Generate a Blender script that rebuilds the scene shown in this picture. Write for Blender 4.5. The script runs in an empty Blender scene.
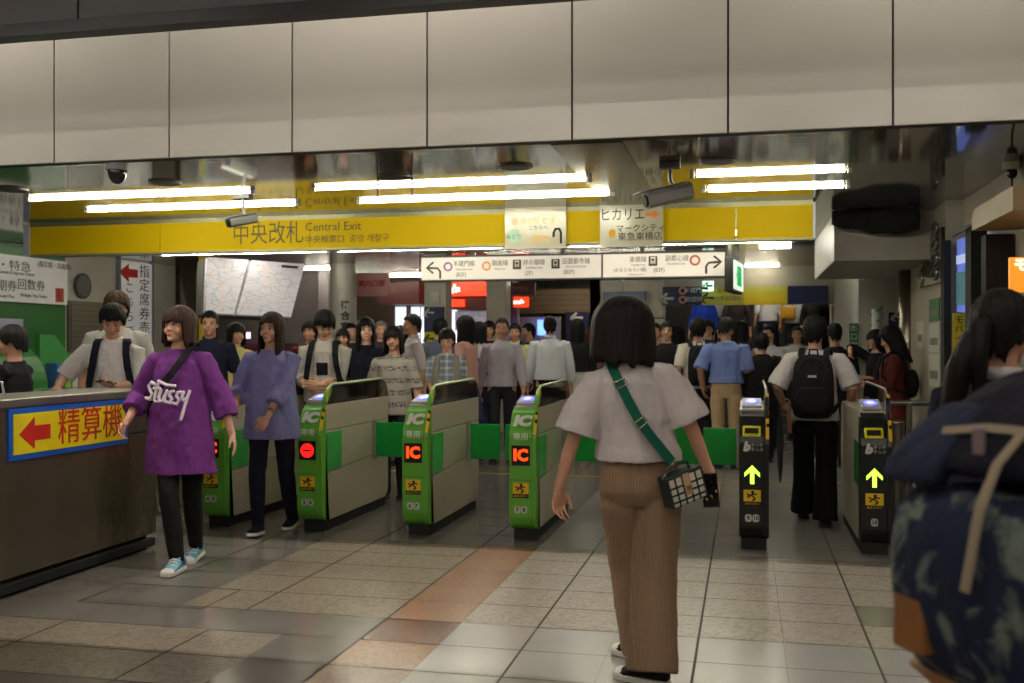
import bpy, bmesh, math, random
from mathutils import Vector, Matrix, noise
PI = math.pi
S = bpy.context.scene
C = S.collection
rnd = random.Random(7)
# ---------------------------------------------------------------- camera
FPX = 1030.0
YAW = math.atan(233 / FPX)
SA, CA = math.sin(YAW), math.cos(YAW)
CAMH, HOR = 1.42, 346.0
cam_d = bpy.data.cameras.new('camera')
cam = bpy.data.objects.new('camera', cam_d); C.objects.link(cam)
cam.location = (0, 0, CAMH)
cam.rotation_euler = (PI / 2, 0, YAW)
cam_d.sensor_width = 36
cam_d.lens = 36 * FPX / 1024
cam_d.shift_y = (HOR - 341.5) / 1024
cam_d.dof.use_dof = True
cam_d.dof.focus_distance = 6.4
cam_d.dof.aperture_fstop = 2.8
S.camera = cam
S.view_settings.view_transform = 'Standard'
S.view_settings.look = 'None'
S.view_settings.gamma = 1
S.view_settings.use_curve_mapping = False
S.view_settings.exposure = 0.8

def P(px, t):            # ground position seen in column px at forward distance t
    u = (px - 512) / FPX
    return (t * (-SA + CA * u), t * (CA + SA * u))
def TY(px, Y): return Y / (CA + SA * (px - 512) / FPX)
def PY(px, Y): return P(px, TY(px, Y))[0]
def Z(py, t): return CAMH + t * (HOR - py) / FPX
def TX(px, X): return X / (-SA + CA * (px - 512) / FPX)

# ---------------------------------------------------------------- materials
def lin(c):
    return tuple(((x / 255) / 12.92 if x / 255 <= .04045 else ((x / 255 + .055) / 1.055) ** 2.4) for x in c) + (1,)
MC = {}
def mat(name, col, rough=.6, metal=0, var=.06, scale=6, bump=0, bscale=60, emit=None, estr=0, stretch=None, spec=None, alpha=1, trans=0):
    if name in MC: return MC[name]
    m = bpy.data.materials.new(name); m.use_nodes = True
    nt = m.node_tree; N = nt.nodes; L = nt.links
    b = N['Principled BSDF']
    tc = N.new('ShaderNodeTexCoord'); mp = N.new('ShaderNodeMapping')
    L.new(tc.outputs['Object'], mp.inputs[0])
    if stretch: mp.inputs['Scale'].default_value = stretch
    nz = N.new('ShaderNodeTexNoise'); nz.inputs['Scale'].default_value = scale; nz.inputs['Detail'].default_value = 4
    L.new(mp.outputs[0], nz.inputs['Vector'])
    mr = N.new('ShaderNodeMapRange'); mr.inputs['To Min'].default_value = 1 - var; mr.inputs['To Max'].default_value = 1 + var
    mr.inputs['From Min'].default_value = .3; mr.inputs['From Max'].default_value = .7
    L.new(nz.outputs['Fac'], mr.inputs['Value'])
    hs = N.new('ShaderNodeHueSaturation'); hs.inputs['Color'].default_value = lin(col)
    L.new(mr.outputs[0], hs.inputs['Value']); L.new(hs.outputs[0], b.inputs['Base Color'])
    b.inputs['Roughness'].default_value = rough; b.inputs['Metallic'].default_value = metal
    if spec is not None: b.inputs['Specular IOR Level'].default_value = spec
    if trans: b.inputs['Transmission Weight'].default_value = trans
    if alpha < 1: b.inputs['Alpha'].default_value = alpha
    if bump:
        n2 = N.new('ShaderNodeTexNoise'); n2.inputs['Scale'].default_value = bscale; n2.inputs['Detail'].default_value = 3
        L.new(mp.outputs[0], n2.inputs['Vector'])
        bp = N.new('ShaderNodeBump'); bp.inputs['Strength'].default_value = bump; bp.inputs['Distance'].default_value = .02
        L.new(n2.outputs['Fac'], bp.inputs['Height']); L.new(bp.outputs[0], b.inputs['Normal'])
    if emit:
        b.inputs['Emission Color'].default_value = lin(emit); b.inputs['Emission Strength'].default_value = estr
    MC[name] = m
    return m
def nodes(m): return m.node_tree.nodes, m.node_tree.links, m.node_tree.nodes['Principled BSDF']
def lines_mat(name, col, axis, period, width, dark, rough, metal, var=.05, scale=3):
    """surface with thin joint lines repeated along one object axis"""
    m = mat(name, col, rough, metal, var, scale); N, L, b = nodes(m)
    tc = N.new('ShaderNodeTexCoord'); sp = N.new('ShaderNodeSeparateXYZ'); L.new(tc.outputs['Object'], sp.inputs[0])
    md = N.new('ShaderNodeMath'); md.operation = 'PINGPONG'; md.inputs[1].default_value = period / 2
    L.new(sp.outputs[axis], md.inputs[0])
    lt = N.new('ShaderNodeMath'); lt.operation = 'LESS_THAN'; lt.inputs[1].default_value = width / 2
    L.new(md.outputs[0], lt.inputs[0])
    mx = N.new('ShaderNodeMix'); mx.data_type = 'RGBA'
    L.new(lt.outputs[0], mx.inputs[0])
    src = b.inputs['Base Color'].links[0].from_socket
    L.new(src, mx.inputs[6]); mx.inputs[7].default_value = lin(dark); L.new(mx.outputs[2], b.inputs['Base Color'])
    bp = N.new('ShaderNodeBump'); bp.inputs['Strength'].default_value = .25; bp.inputs['Distance'].default_value = .002; bp.invert = True
    L.new(lt.outputs[0], bp.inputs['Height']); L.new(bp.outputs[0], b.inputs['Normal'])
    return m

# ---------------------------------------------------------------- mesh builder
class MB:
    def __init__(s): s.v = []; s.f = []; s.mi = []
    def add(s, vs, fs, mi=0):
        o = len(s.v); s.v += [tuple(v) for v in vs]; s.f += [tuple(i + o for i in f) for f in fs]; s.mi += [mi] * len(fs); return s
    def box(s, x0, x1, y0, y1, z0, z1, mi=0):
        return s.add([(x0,y0,z0),(x1,y0,z0),(x1,y1,z0),(x0,y1,z0),(x0,y0,z1),(x1,y0,z1),(x1,y1,z1),(x0,y1,z1)],
                     [(0,3,2,1),(4,5,6,7),(0,1,5,4),(1,2,6,5),(2,3,7,6),(3,0,4,7)], mi)
    def loft(s, rings, cap=True, mi=0, closed=True):
        n = len(rings[0]); vs = [p for r in rings for p in r]; fs = []
        for i in range(len(rings) - 1):
            for j in range(n if closed else n - 1):
                k = (j + 1) % n
                fs.append((i*n+j, i*n+k, (i+1)*n+k, (i+1)*n+j))
        if cap: fs.append(tuple(range(n - 1, -1, -1))); fs.append(tuple(range((len(rings)-1)*n, len(rings)*n)))
        return s.add(vs, fs, mi)
    def tube(s, pts, rad, n=10, cap=True, mi=0, round_=True):
        """rad: number, or one per point; each may be (ra, rb)"""
        pts = [Vector(p) for p in pts]
        if not isinstance(rad, (list,)): rad = [rad] * len(pts)
        rad = [(r if isinstance(r, tuple) else (r, r)) for r in rad]
        if round_ and cap and len(pts) > 1:       # rounded ends
            d0 = (pts[0] - pts[1]).normalized(); d1 = (pts[-1] - pts[-2]).normalized()
            r0 = rad[0]; r1 = rad[-1]; m0 = min(r0); m1 = min(r1)
            pts = [pts[0] + d0*m0*.9, pts[0] + d0*m0*.6] + pts + [pts[-1] + d1*m1*.6, pts[-1] + d1*m1*.9]
            rad = [(r0[0]*.35, r0[1]*.35), (r0[0]*.8, r0[1]*.8)] + rad + [(r1[0]*.8, r1[1]*.8), (r1[0]*.35, r1[1]*.35)]
        rings = []; prev = None
        for i, p in enumerate(pts):
            a = pts[max(0, i-1)]; b = pts[min(len(pts)-1, i+1)]
            t = (b - a).normalized() if (b - a).length > 1e-9 else Vector((0,0,1))
            if prev is None:
                ref = Vector((1,0,0)) if abs(t.x) < .9 else Vector((0,1,0))
                u = (ref - t * ref.dot(t)).normalized()
            else:
                u = (prev - t * prev.dot(t)).normalized()
            prev = u; w = t.cross(u)
            rings.append([p + u*math.cos(2*PI*k/n)*rad[i][0] + w*math.sin(2*PI*k/n)*rad[i][1] for k in range(n)])
        return s.loft(rings, cap, mi)
    def ell(s, c, r, n=16, m=10, M=None, mi=0):
        vs = []; fs = []
        c = Vector(c)
        for i in range(m + 1):
            th = PI * i / m
            for j in range(n):
                ph = 2*PI*j/n
                v = Vector((r[0]*math.sin(th)*math.cos(ph), r[1]*math.sin(th)*math.sin(ph), r[2]*math.cos(th)))
                if M: v = M @ v
                vs.append(c + v)
        for i in range(m):
            for j in range(n):
                k = (j+1) % n; fs.append((i*n+j, (i+1)*n+j, (i+1)*n+k, i*n+k))
        return s.add(vs, fs, mi)
    def prism(s, poly, a0, a1, axis='x', mi=0):
        """extrude a 2-D polygon; axis x: poly=(y,z); y: (x,z); z: (x,y)"""
        def q(p, a): return {'x': (a, p[0], p[1]), 'y': (p[0], a, p[1]), 'z': (p[0], p[1], a)}[axis]
        return s.loft([[q(p, a0) for p in poly], [q(p, a1) for p in poly]], True, mi)
    def cyl(s, c, r, z0, z1, n=24, mi=0):
        return s.loft([[(c[0]+r*math.cos(2*PI*k/n), c[1]+r*math.sin(2*PI*k/n), z) for k in range(n)] for z in (z0, z1)], True, mi)
    def xform(s, M):
        s.v = [tuple(M @ Vector(v)) for v in s.v]; return s

def obj(name, mb, m, parent=None, smooth=False, bevel=0, remesh=0, smoothit=0, fix=True, disp=0, sub=0, wn=False):
    me = bpy.data.meshes.new(name)
    me.from_pydata(mb.v, [], mb.f)
    for x in (m if isinstance(m, (list, tuple)) else [m]): me.materials.append(x)
    if isinstance(m, (list, tuple)):
        me.polygons.foreach_set('material_index', mb.mi)
    if fix:
        bm = bmesh.new(); bm.from_mesh(me); bmesh.ops.remove_doubles(bm, verts=bm.verts, dist=1e-5)
        bmesh.ops.recalc_face_normals(bm, faces=bm.faces); bm.to_mesh(me); bm.free()
    if smooth: me.shade_smooth()
    o = bpy.data.objects.new(name, me); C.objects.link(o)
    if parent: o.parent = parent
    if remesh:
        r = o.modifiers.new('r', 'REMESH'); r.mode = 'VOXEL'; r.voxel_size = remesh; r.use_smooth_shade = True
    if smoothit:
        q = o.modifiers.new('s', 'SMOOTH'); q.iterations = smoothit; q.factor = .5
    if disp:
        t = bpy.data.textures.get('wrinkle')
        if not t:
            t = bpy.data.textures.new('wrinkle', 'CLOUDS'); t.noise_scale = .11; t.noise_depth = 2
        d = o.modifiers.new('d', 'DISPLACE'); d.texture = t; d.texture_coords = 'LOCAL'; d.strength = disp; d.mid_level = .5
    if bevel:
        b = o.modifiers.new('b', 'BEVEL'); b.width = bevel; b.segments = 2; b.limit_method = 'ANGLE'; b.harden_normals = False
    if sub:
        q = o.modifiers.new('u', 'SUBSURF'); q.levels = sub; q.render_levels = sub
    return o
def thing(name, label, cat, loc=(0,0,0), rotz=0, group=None):
    o = bpy.data.objects.new(name, None); C.objects.link(o); o.empty_display_size = .1
    o.location = loc; o.rotation_euler = (0, 0, rotz); o['label'] = label; o['category'] = cat
    if group: o['group'] = group
    return o
def tag(o, label, cat, group=None):
    o['label'] = label; o['category'] = cat
    if group: o['group'] = group
    return o
def struct(name, mb, m, **k):
    o = obj(name, mb, m, **k); o['kind'] = 'structure'; return o
def copytree(o, parent=None):
    c = o.copy(); C.objects.link(c); c.parent = parent
    for ch in list(o.children):
        copytree(ch, c)
    return c
def text(body, loc, size, m, parent=None, rotz=0, align='CENTER', sx=1, bold=0, depth=.001, tilt=0, shear=0, name='lettering', M=None):
    """lettering standing upright, read from -Y when rotz=0"""
    cu = bpy.data.curves.new('t', 'FONT'); cu.body = body; cu.size = size; cu.align_x = align; cu.align_y = 'CENTER'
    cu.extrude = depth; cu.offset = bold; cu.shear = shear; cu.resolution_u = 2
    o = bpy.data.objects.new('t', cu); C.objects.link(o)
    dg = bpy.context.evaluated_depsgraph_get()
    me = bpy.data.meshes.new_from_object(o.evaluated_get(dg))
    bpy.data.objects.remove(o); bpy.data.curves.remove(cu)
    me.name = name
    me.transform(Matrix.Translation(loc) @ (M or (Matrix.Rotation(rotz, 4, 'Z') @ Matrix.Rotation(tilt, 4, 'X'))) @ Matrix.Rotation(PI/2, 4, 'X') @ Matrix.Diagonal((sx, 1, 1, 1)))
    me.materials.clear(); me.materials.append(m)
    q = bpy.data.objects.new(name, me); C.objects.link(q)
    if parent: q.parent = parent
    return q
def arc(cx, cy, r, a0, a1, n=8):
    return [(cx + r*math.cos(math.radians(a0+(a1-a0)*i/n)), cy + r*math.sin(math.radians(a0+(a1-a0)*i/n))) for i in range(n+1)]
def ring(cx, cz, r0, r1, y0, y1, mb, n=28, mi=0):
    o = [[(cx+r*math.cos(2*PI*k/n), y, cz+r*math.sin(2*PI*k/n)) for k in range(n)] for r, y in ((r0,y0),(r1,y0),(r1,y1),(r0,y1),(r0,y0))]
    return mb.loft(o, False, mi)

# ---------------------------------------------------------------- materials used all over
steel = mat('brushed_steel', (150,146,138), .32, .85, .10, 5, .05, 40, stretch=(1,1,.15))
steel_dark = mat('dark_brushed_steel', (98,94,88), .36, .8, .18, 3, .05, 40, stretch=(.6,.6,.6))
chrome = mat('chrome', (190,190,188), .2, .95)
black = mat('black_plastic', (16,16,17), .35)
blackmatt = mat('black_matt', (14,14,15), .7)
white_pl = mat('white_plastic', (205,203,196), .5)
panelw = mat('cream_wall_panel', (188,184,172), .45, 0, .04, 2)
panelb = mat('beige_wall_panel', (172,164,148), .55, 0, .06, 2)
dark_red = mat('dark_red_paint', (70,14,18), .5)
yellow = mat('yellow_paint', (226,196,10), .45)
ink = mat('black_ink', (22,21,20), .6)
grey_ink = mat('grey_ink', (70,66,58), .6)
# ================================================================ SETTING
CZ = 2.65                                  # ceiling height over the gates
BY0 = 4.74; BY = 4.75
FY = 6.05                                  # front of the fascia beam
# ---- floor: individual stone tiles 0.40 m, laid in zones
def floor_mat(name, col, speck=0, speck_col=(90,70,55), rough=.22):
    m = mat(name, col, rough, 0, .05, 3, spec=.5); N, L, b = nodes(m)
    tc = N.new('ShaderNodeTexCoord'); src = b.inputs['Base Color'].links[0].from_socket
    if speck:
        vo = N.new('ShaderNodeTexVoronoi'); vo.inputs['Scale'].default_value = 55; L.new(tc.outputs['Object'], vo.inputs['Vector'])
        sp = N.new('ShaderNodeSeparateColor'); L.new(vo.outputs['Color'], sp.inputs[0])
        rp = N.new('ShaderNodeMapRange'); rp.inputs['From Min'].default_value = .35; rp.inputs['From Max'].default_value = .95
        L.new(sp.outputs[0], rp.inputs['Value'])
        mu = N.new('ShaderNodeMath'); mu.operation = 'MULTIPLY'; mu.inputs[1].default_value = speck; L.new(rp.outputs[0], mu.inputs[0])
        mx = N.new('ShaderNodeMix'); mx.data_type = 'RGBA'; L.new(mu.outputs[0], mx.inputs[0]); L.new(src, mx.inputs[6]); mx.inputs[7].default_value = lin(speck_col)
        src = mx.outputs[2]
    nz = N.new('ShaderNodeTexNoise'); nz.inputs['Scale'].default_value = 260; nz.inputs['Detail'].default_value = 2; L.new(tc.outputs['Object'], nz.inputs['Vector'])
    mr = N.new('ShaderNodeMapRange'); mr.inputs['To Min'].default_value = .86; mr.inputs['To Max'].default_value = 1.12; L.new(nz.outputs['Fac'], mr.inputs['Value'])
    vm = N.new('ShaderNodeVectorMath'); vm.operation = 'SCALE'; L.new(src, vm.inputs[0]); L.new(mr.outputs[0], vm.inputs['Scale'])
    L.new(vm.outputs[0], b.inputs['Base Color'])
    nr = N.new('ShaderNodeTexNoise'); nr.inputs['Scale'].default_value = 2.2; L.new(tc.outputs['Object'], nr.inputs['Vector'])
    m2 = N.new('ShaderNodeMapRange'); m2.inputs['To Min'].default_value = rough*.95; m2.inputs['To Max'].default_value = rough*1.15; L.new(nr.outputs['Fac'], m2.inputs['Value'])
    L.new(m2.outputs[0], b.inputs['Roughness'])
    return m
fm = [floor_mat('pale_stone_tile', (140,138,134)), floor_mat('grey_stone_tile', (108,104,98)),
      floor_mat('speckled_stone_tile', (134,125,110), .7, (84,72,58), .3), floor_mat('terracotta_stone_tile', (146,114,94), .25, (106,78,62)),
      floor_mat('dark_red_stone_tile', (104,70,60), .2, (80,50,44)), mat('tile_joint', (58,54,50), .8), floor_mat('pale_speckled_stone_tile', (148,141,131), .65, (98,84,70), .28),
      mat('yellow_floor_line', (150,120,40), .6)]
mb = MB()
T = .4; X0 = -1.82 - .4*30; Y0 = -3.3
rr = random.Random(3)
tiles_l = MB(); 
mb.add([(-12.5,-4,-.003),(3.6,-4,-.003),(3.6,26,-.003),(-12.5,26,-.003)], [(0,1,2,3)], 5)
nx = 38; ny = 72
for j in range(ny):
    for i in range(nx):
        x0 = X0 + i*T; y0 = Y0 + j*T; xc = x0 + T/2; yc = y0 + T/2
        if x0 < -12.5 or x0 + T > 3.6: continue
        if xc < -1.82:
            k = 1
            if 5.1 < yc < 7.3 and -3.0 < xc: k = 2
            elif 3.9 < yc < 4.7 and xc < -2.3: k = 2
        elif xc < -1.42:
            k = 4 if 4.7 < yc < 5.1 else 3
            if yc > 7.3: k = 1
        else:
            k = 0
            if 5.1 < yc < 7.3: k = 6
            if 4.7 < yc < 5.1: k = 0
        if yc > 7.3 and xc > -1.42: k = 0
        if abs(xc-.78) < .05 and 5.5 < yc < 5.9: k = 1
        gl = .006 if (round((x0-X0)/T) % 2 == 0) else .001
        gr = .006 if (round((x0-X0)/T) % 2 == 1) else .001
        gy = .0045
        mb.add([(x0+gl,y0+gy,0),(x0+T-gr,y0+gy,0),(x0+T-gr,y0+T-gy,0),(x0+gl,y0+T-gy,0)], [(0,1,2,3)], k)
fl = struct('floor', mb, fm, fix=False)
bx = MB().box(-12.5, 3.6, -4, 26, -.12, -.004)
struct('floor', bx, mat('floor_slab', (90,86,80), .8))
# yellow guidance line beyond the gates
o = tag(obj('floor_line', MB().box(-5.2, 1.4, 11.1, 11.17, .0, .002), fm[7]), 'thin yellow line laid across the pale floor behind the ticket gates', 'floor line')
# floor hatch by the counter
h = MB()
for a in ((-3.62,-2.86,5.05,5.056),(-3.62,-2.86,5.5,5.506),(-3.62,-3.614,5.05,5.506),(-2.866,-2.86,5.05,5.506)): h.box(*a, .0, .0015)
tag(obj('floor_hatch_frame', h, blackmatt), 'thin dark outline of a floor hatch beside the steel counter', 'floor hatch')

# ---- ceilings
ceil_m = lines_mat('slatted_metal_ceiling', (132,126,112), 1, .1, .006, (60,56,50), .07, .6)
struct('ceiling', MB().box(-12.5, 3.6, FY+.12, 24, CZ, CZ+.1), ceil_m)
strip = mat('smooth_ceiling_plate', (84,80,76), .2, .7)
struct('trim_1', MB().box(-1.16, -.72, FY+.14, 9.0, CZ-.004, CZ+.001), strip)
struct('ceiling', MB().box(-12.5, 3.6, -4, BY0, 3.42, 3.5), mat('hall_ceiling', (140,136,128), .6))
struct('ceiling', MB().box(-12.5, 3.6, BY+.3, FY, 4.6, 4.7), MC['hall_ceiling'])
# fascia beam clad in cream panels
fas = mat('fascia_core', (50,44,38), .7)
struct('wall_front', MB().box(-12.5, 3.6, FY+.02, FY+.12, CZ, 4.6), fas)
seams = [PY(px, FY) for px in (-60, 54, 169, 292, 427, 572, 728, 893)]
seams = [seams[0]-3.0, seams[0]-2.0, seams[0]-1.0] + seams + [3.5]
fpan = mat('cream_fascia_panel', (156,152,143), .33, .1, .03, 1.2, .02, 3)
for i in range(len(seams)-1):
    o = struct('trim_2', MB().box(seams[i]+.006, seams[i+1]-.006, FY, FY+.02, CZ-.004, 3.75), fpan, bevel=.002)
struct('trim_3', MB().box(-12.5, 3.6, FY-.005, FY+.0205, 3.76, 4.6), fas)
# dark beam of the front hall
db = mat('dark_grey_beam', (66,64,64), .5, .1)
tb = TY(745, BY); zb = Z(-19, tb)
sm = [ -9, PY(78, BY), 3.5]
for a, b_ in ((-12.5, PY(78,BY)-.006), (PY(78,BY)+.006, PY(482,BY)-.004), (PY(482,BY)+.004, 3.6)):
    struct('trim_4', MB().box(a, b_, BY, BY+.04, zb+.07, 4.6), db)
struct('trim_5', MB().box(-12.5, 3.6, BY-.012, BY+.1, zb, zb+.065), black)
struct('trim_6', MB().box(-12.5, 3.6, BY+.041, BY+.3, zb+.07, 4.6), blackmatt)

# ---- walls
wl = mat('left_wall_paint', (186,182,172), .5, 0, .04, 1.5)
struct('wall_left', MB().box(-8.8, -8.6, 7.0, 14.4, 0, CZ), wl)
struct('wall_right', MB().box(1.8, 2.0, 5.5, 9.3, 0, CZ), mat('right_wall_paint', (178,170,152), .5, 0, .05, 1.5))
struct('wall_right', MB().box(1.66, 1.76, 9.301, 11.4, 0, CZ), panelb)
struct('wall_right', MB().box(1.66, 3.6, 9.3, 9.3005, 0, CZ), panelb)
struct('wall_right', MB().box(2.0, 3.6, 5.5, 5.6, 0, 4.6), panelb)
struct('wall_right', MB().box(3.6, 3.7, -4, 5.6, 0, 4.6), panelb)
struct('wall_left', MB().box(-12.6, -12.5, -4, 26, 0, 4.6), panelb)
struct('wall_back', MB().box(-12.5, 3.6, 25.2, 25.3, 0, 5.5), mat('far_wall_paint', (120,110,98), .6))
struct('wall_right', MB().box(3.0, 3.1, 11.4, 25, 0, CZ), panelb)
struct('wall_back', MB().box(-12.5, 3.7, -4.1, -4.0, 0, 4.6), panelb)
# far right cross wall behind the phone woman
struct('wall_right', MB().box(1.32, 3.0, 12.9, 13.0, 0, CZ), panelw)
struct('wall_right', MB().box(1.32, 1.42, 13.0, 17.2, 0, CZ), panelw)
# dropped box under the ceiling on the right
struct('trim_7', MB().box(.8, 1.66, 9.9, 12.6, 2.2, CZ-.002), mat('drop_box_paint', (172,166,154), .5), bevel=.006)

# ---- back elevations (perpendicular to the passage)
def rectY(px0, py0, px1, py1, Y, ref=None):
    """world x0,x1,z0,z1 of a pixel rectangle standing at depth Y (heights taken at its middle)"""
    t = TY((px0+px1)/2 if ref is None else ref, Y)
    return PY(px0, Y), PY(px1, Y), Z(py1, t), Z(py0, t)
def slab(name, r, Y, d, m, parent=None, **k):
    return obj(name, MB().box(r[0], r[1], Y, Y+d, r[2], r[3]), m, parent, **k)
HY = 16.4
r = rectY(600, 262, 664, 400, HY)
ww = lines_mat('cream_tiled_wall', (196,190,176), 2, .62, .02, (70,66,58), .45, 0)
struct('wall_back', MB().box(r[0], PY(590,HY), HY, HY+.3, 0, CZ), ww)
struct('wall_back', MB().box(PY(590,HY)+.001, PY(622,HY), HY, HY+.3, 0, CZ), ww)
struct('wall_back', MB().box(PY(624,HY), PY(664,HY), HY, HY+.3, 0, CZ), ww)
struct('wall_back', MB().box(PY(664,HY)+.001, 1.32, HY, HY+.3, Z(304, TY(760,HY)), CZ), mat('header_paint', (168,160,144), .5))
struct('wall_back', MB().box(PY(846,HY)+.001, 1.32, HY-.02, HY+.3, 0, CZ-.001), panelb)
# shops at the far left
SY = 17.8
struct('wall_back', MB().box(PY(330,SY), PY(424,SY), SY+.5, SY+.6, 0, CZ), mat('brown_shop_wall', (84,66,56), .6))
struct('wall_back', MB().box(PY(424,SY), PY(512,SY), SY+.5, SY+.6, 0, CZ), mat('shop_interior_wall', (150,146,140), .6))
struct('wall_back', MB().box(PY(512,SY), PY(604,SY), SY+3, SY+3.1, 0, CZ), mat('dark_hall_wall', (62,52,44), .6))
struct('wall_back', MB().box(-12.5, PY(330,SY), 16, 16.1, 0, CZ), mat('brown_wall', (112,96,84), .6))
pil = mat('cream_pillar', (186,180,166), .45, 0, .04, 2)
for (a, b_, Yc) in ((424, 446, 15.6), (486, 506, 16.6)):
    x0, x1 = PY(a, Yc), PY(b_, Yc)
    tag(obj('pillar', MB().box(x0, x1, Yc, Yc+.35, 0, CZ), pil, bevel=.01),
        'square cream pillar carrying the blue and yellow arrow signs' if a == 424 else 'plain square cream pillar right of the red lit shop sign', 'pillar')
xc = PY(343, 14.6)
q = thing('round_pillar', 'round pale grey pillar with black vertical lettering left of the pink sign', 'pillar', (xc, 14.6, 0))
obj('shaft', MB().cyl((0,0), .2, 0, CZ, 32), mat('grey_pillar', (168,164,158), .35, .1), q, smooth=False)
for i, ch in enumerate('待合室') : text(ch, (.11, -.185, 2.02-.16*i), .14, ink, q, rotz=.35, bold=.004)
xs = PY(192, 13.9)
q = thing('steel_pillar', 'round brushed steel pillar beside the glowing fare map', 'pillar', (xs, 13.9, 0))
obj('shaft', MB().cyl((0,0), .17, 0, CZ, 32), mat('pillar_steel', (140,132,120), .25, .9, .12, 2, stretch=(4,4,.3)), q, smooth=True)
obj('edge_strip', MB().box(.17, .23, -.1, .0, 1.0, CZ), mat('yellow_strip', (200,180,20), .5), q)
xs = PY(908, 11.3)
tag(obj('steel_pillar', MB().cyl((xs, 11.3), .09, 0, CZ, 32), MC['pillar_steel'], smooth=True), 'slim round steel pillar at the end of the right hand wall', 'pillar')
# dark red shop front and lit signs
q = thing('shop_front', 'dark red shop front with glowing red sign boards behind the pillars', 'shop front', (PY(466, SY), SY, 0))
def loc_(r, o): return (r[0]-o.location.x, r[1]-o.location.x, r[2], r[3])
def lslab(name, r, Y, d, m, par, **k):
    r = loc_(r, par); return obj(name, MB().box(r[0], r[1], Y-par.location.y, Y-par.location.y+d, r[2], r[3]), m, par, **k)
lslab('awning_board', rectY(434, 296, 492, 309, SY), SY, .3, dark_red, q)
lslab('jamb', rectY(504, 262, 514, 420, SY), SY-.1, .3, dark_red, q)
lslab('sign_board', rectY(436, 282, 487, 296, SY), SY-.1, .12, mat('red_lit_sign', (200,30,12), .4, emit=(255,50,20), estr=1.3), q)
lslab('sign_board', rectY(436, 300, 465, 307, SY), SY-.1, .12, MC['red_lit_sign'], q)
wl_ = mat('lit_white_letters', (240,220,210), .5, emit=(255,225,215), estr=1.6)
text("me's", (PY(452,SY)-q.location.x, -.13, Z(290,TY(452,SY))), .2, wl_, q, bold=.012)
text("me's", (PY(446,SY)-q.location.x, -.13, Z(304,TY(452,SY))), .1, wl_, q, bold=.008)
lslab('menu_board', rectY(452, 311, 486, 330, SY), SY+.2, .05, mat('menu_board_print', (150,140,150), .5, 0, .5, 9, emit=(170,165,180), estr=.25), q)
lslab('shop_window', rectY(436, 309, 452, 345, SY), SY+.3, .05, mat('lit_shop_window', (220,225,230), .5, 0, .1, emit=(225,230,240), estr=.7), q)
q = thing('sign_board', 'small red lit sign above the blue screen by the dark hall', 'sign', (PY(519,SY), SY, 0))
lslab('panel', rectY(511, 297, 528, 307, SY), SY, .08, MC['red_lit_sign'], q)
text("me's", (0, -.02, Z(302,TY(519,SY))), .1, wl_, q, bold=.006)
q = thing('sign_board', 'dim dark red framed sign hanging right of the red shop front', 'sign', (PY(524,SY), SY-.4, 0))
lslab('panel', rectY(513, 283, 535, 295, SY-.4), SY-.4, .06, mat('dim_red_panel', (90,30,30), .5), q)
text("OPEN", (0, -.02, Z(289,TY(524,SY-.4))), .12, mat('dim_letters', (130,110,100), .6), q)
tag(slab('awning', rectY(384, 283, 424, 305, SY), SY-.3, .7, dark_red), 'dark red shop awning left of the pillar with arrow signs', 'awning')
for a, b_, lb in ((388,398,'narrow bright shop window under the dark red awning, leftmost'), (404,412,'narrow bright shop window under the dark red awning, middle'), (414,423,'narrow bright shop window under the dark red awning, beside the pillar')):
    tag(slab('shop_window', rectY(a, 306, b_, 345, SY), SY+.4, .06, MC['lit_shop_window']), lb, 'window')
tag(slab('awning', rectY(516, 289, 590, 313, 19.5), 19.5, .1, lines_mat('brown_shutter', (120,98,72), 2, .1, .008, (60,48,36), .6, 0)), 'brown slatted shutter above the dark hall opening', 'shutter')
tag(slab('partition', rectY(508, 317, 560, 345, 18.6), 18.6, .1, mat('pale_partition', (160,156,150), .6)), 'pale partition behind the glowing blue screen', 'partition')
q = thing('screen', 'upright blue glowing screen on the pale partition', 'screen', (PY(541,18.4), 18.4, 0))
lslab('display', rectY(537.5, 320, 545, 335, 18.4), 18.4, .05, mat('blue_screen', (40,80,200), .3, emit=(90,130,255), estr=2.2), q)
lslab('stand', rectY(539, 335, 544, 400, 18.4), 18.42, .1, white_pl, q)
tag(slab('sign_board', rectY(604, 292, 646, 345, HY), HY-.12, .1, mat('pale_blue_board', (96,110,140), .4, 0, .2, 2)), 'pale blue notice board partly hidden behind the bobbed hair', 'board')
q = thing('sign_board', 'dark blue sign with white left arrow on the dark hall wall', 'sign', (PY(577,19), 19, 0))
lslab('panel', rectY(566, 312, 588, 345, 19), 19, .05, mat('sign_navy', (24,32,84), .5), q)
text('←', (0, -.012, Z(318,TY(577,19))), .3, white_pl, q, bold=.01)
# pink sign
q = thing('hanging_sign', 'pink sign board with red lettering near the round grey pillar', 'sign', (PY(372,15), 15, 0))
lslab('panel', rectY(354, 273, 388, 296, 15), 15, .08, mat('pink_panel', (170,120,120), .5), q)
text('案内口案', (0, -.02, Z(284,TY(372,15))), .11, mat('red_ink', (150,30,40), .6), q, bold=.003)
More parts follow.
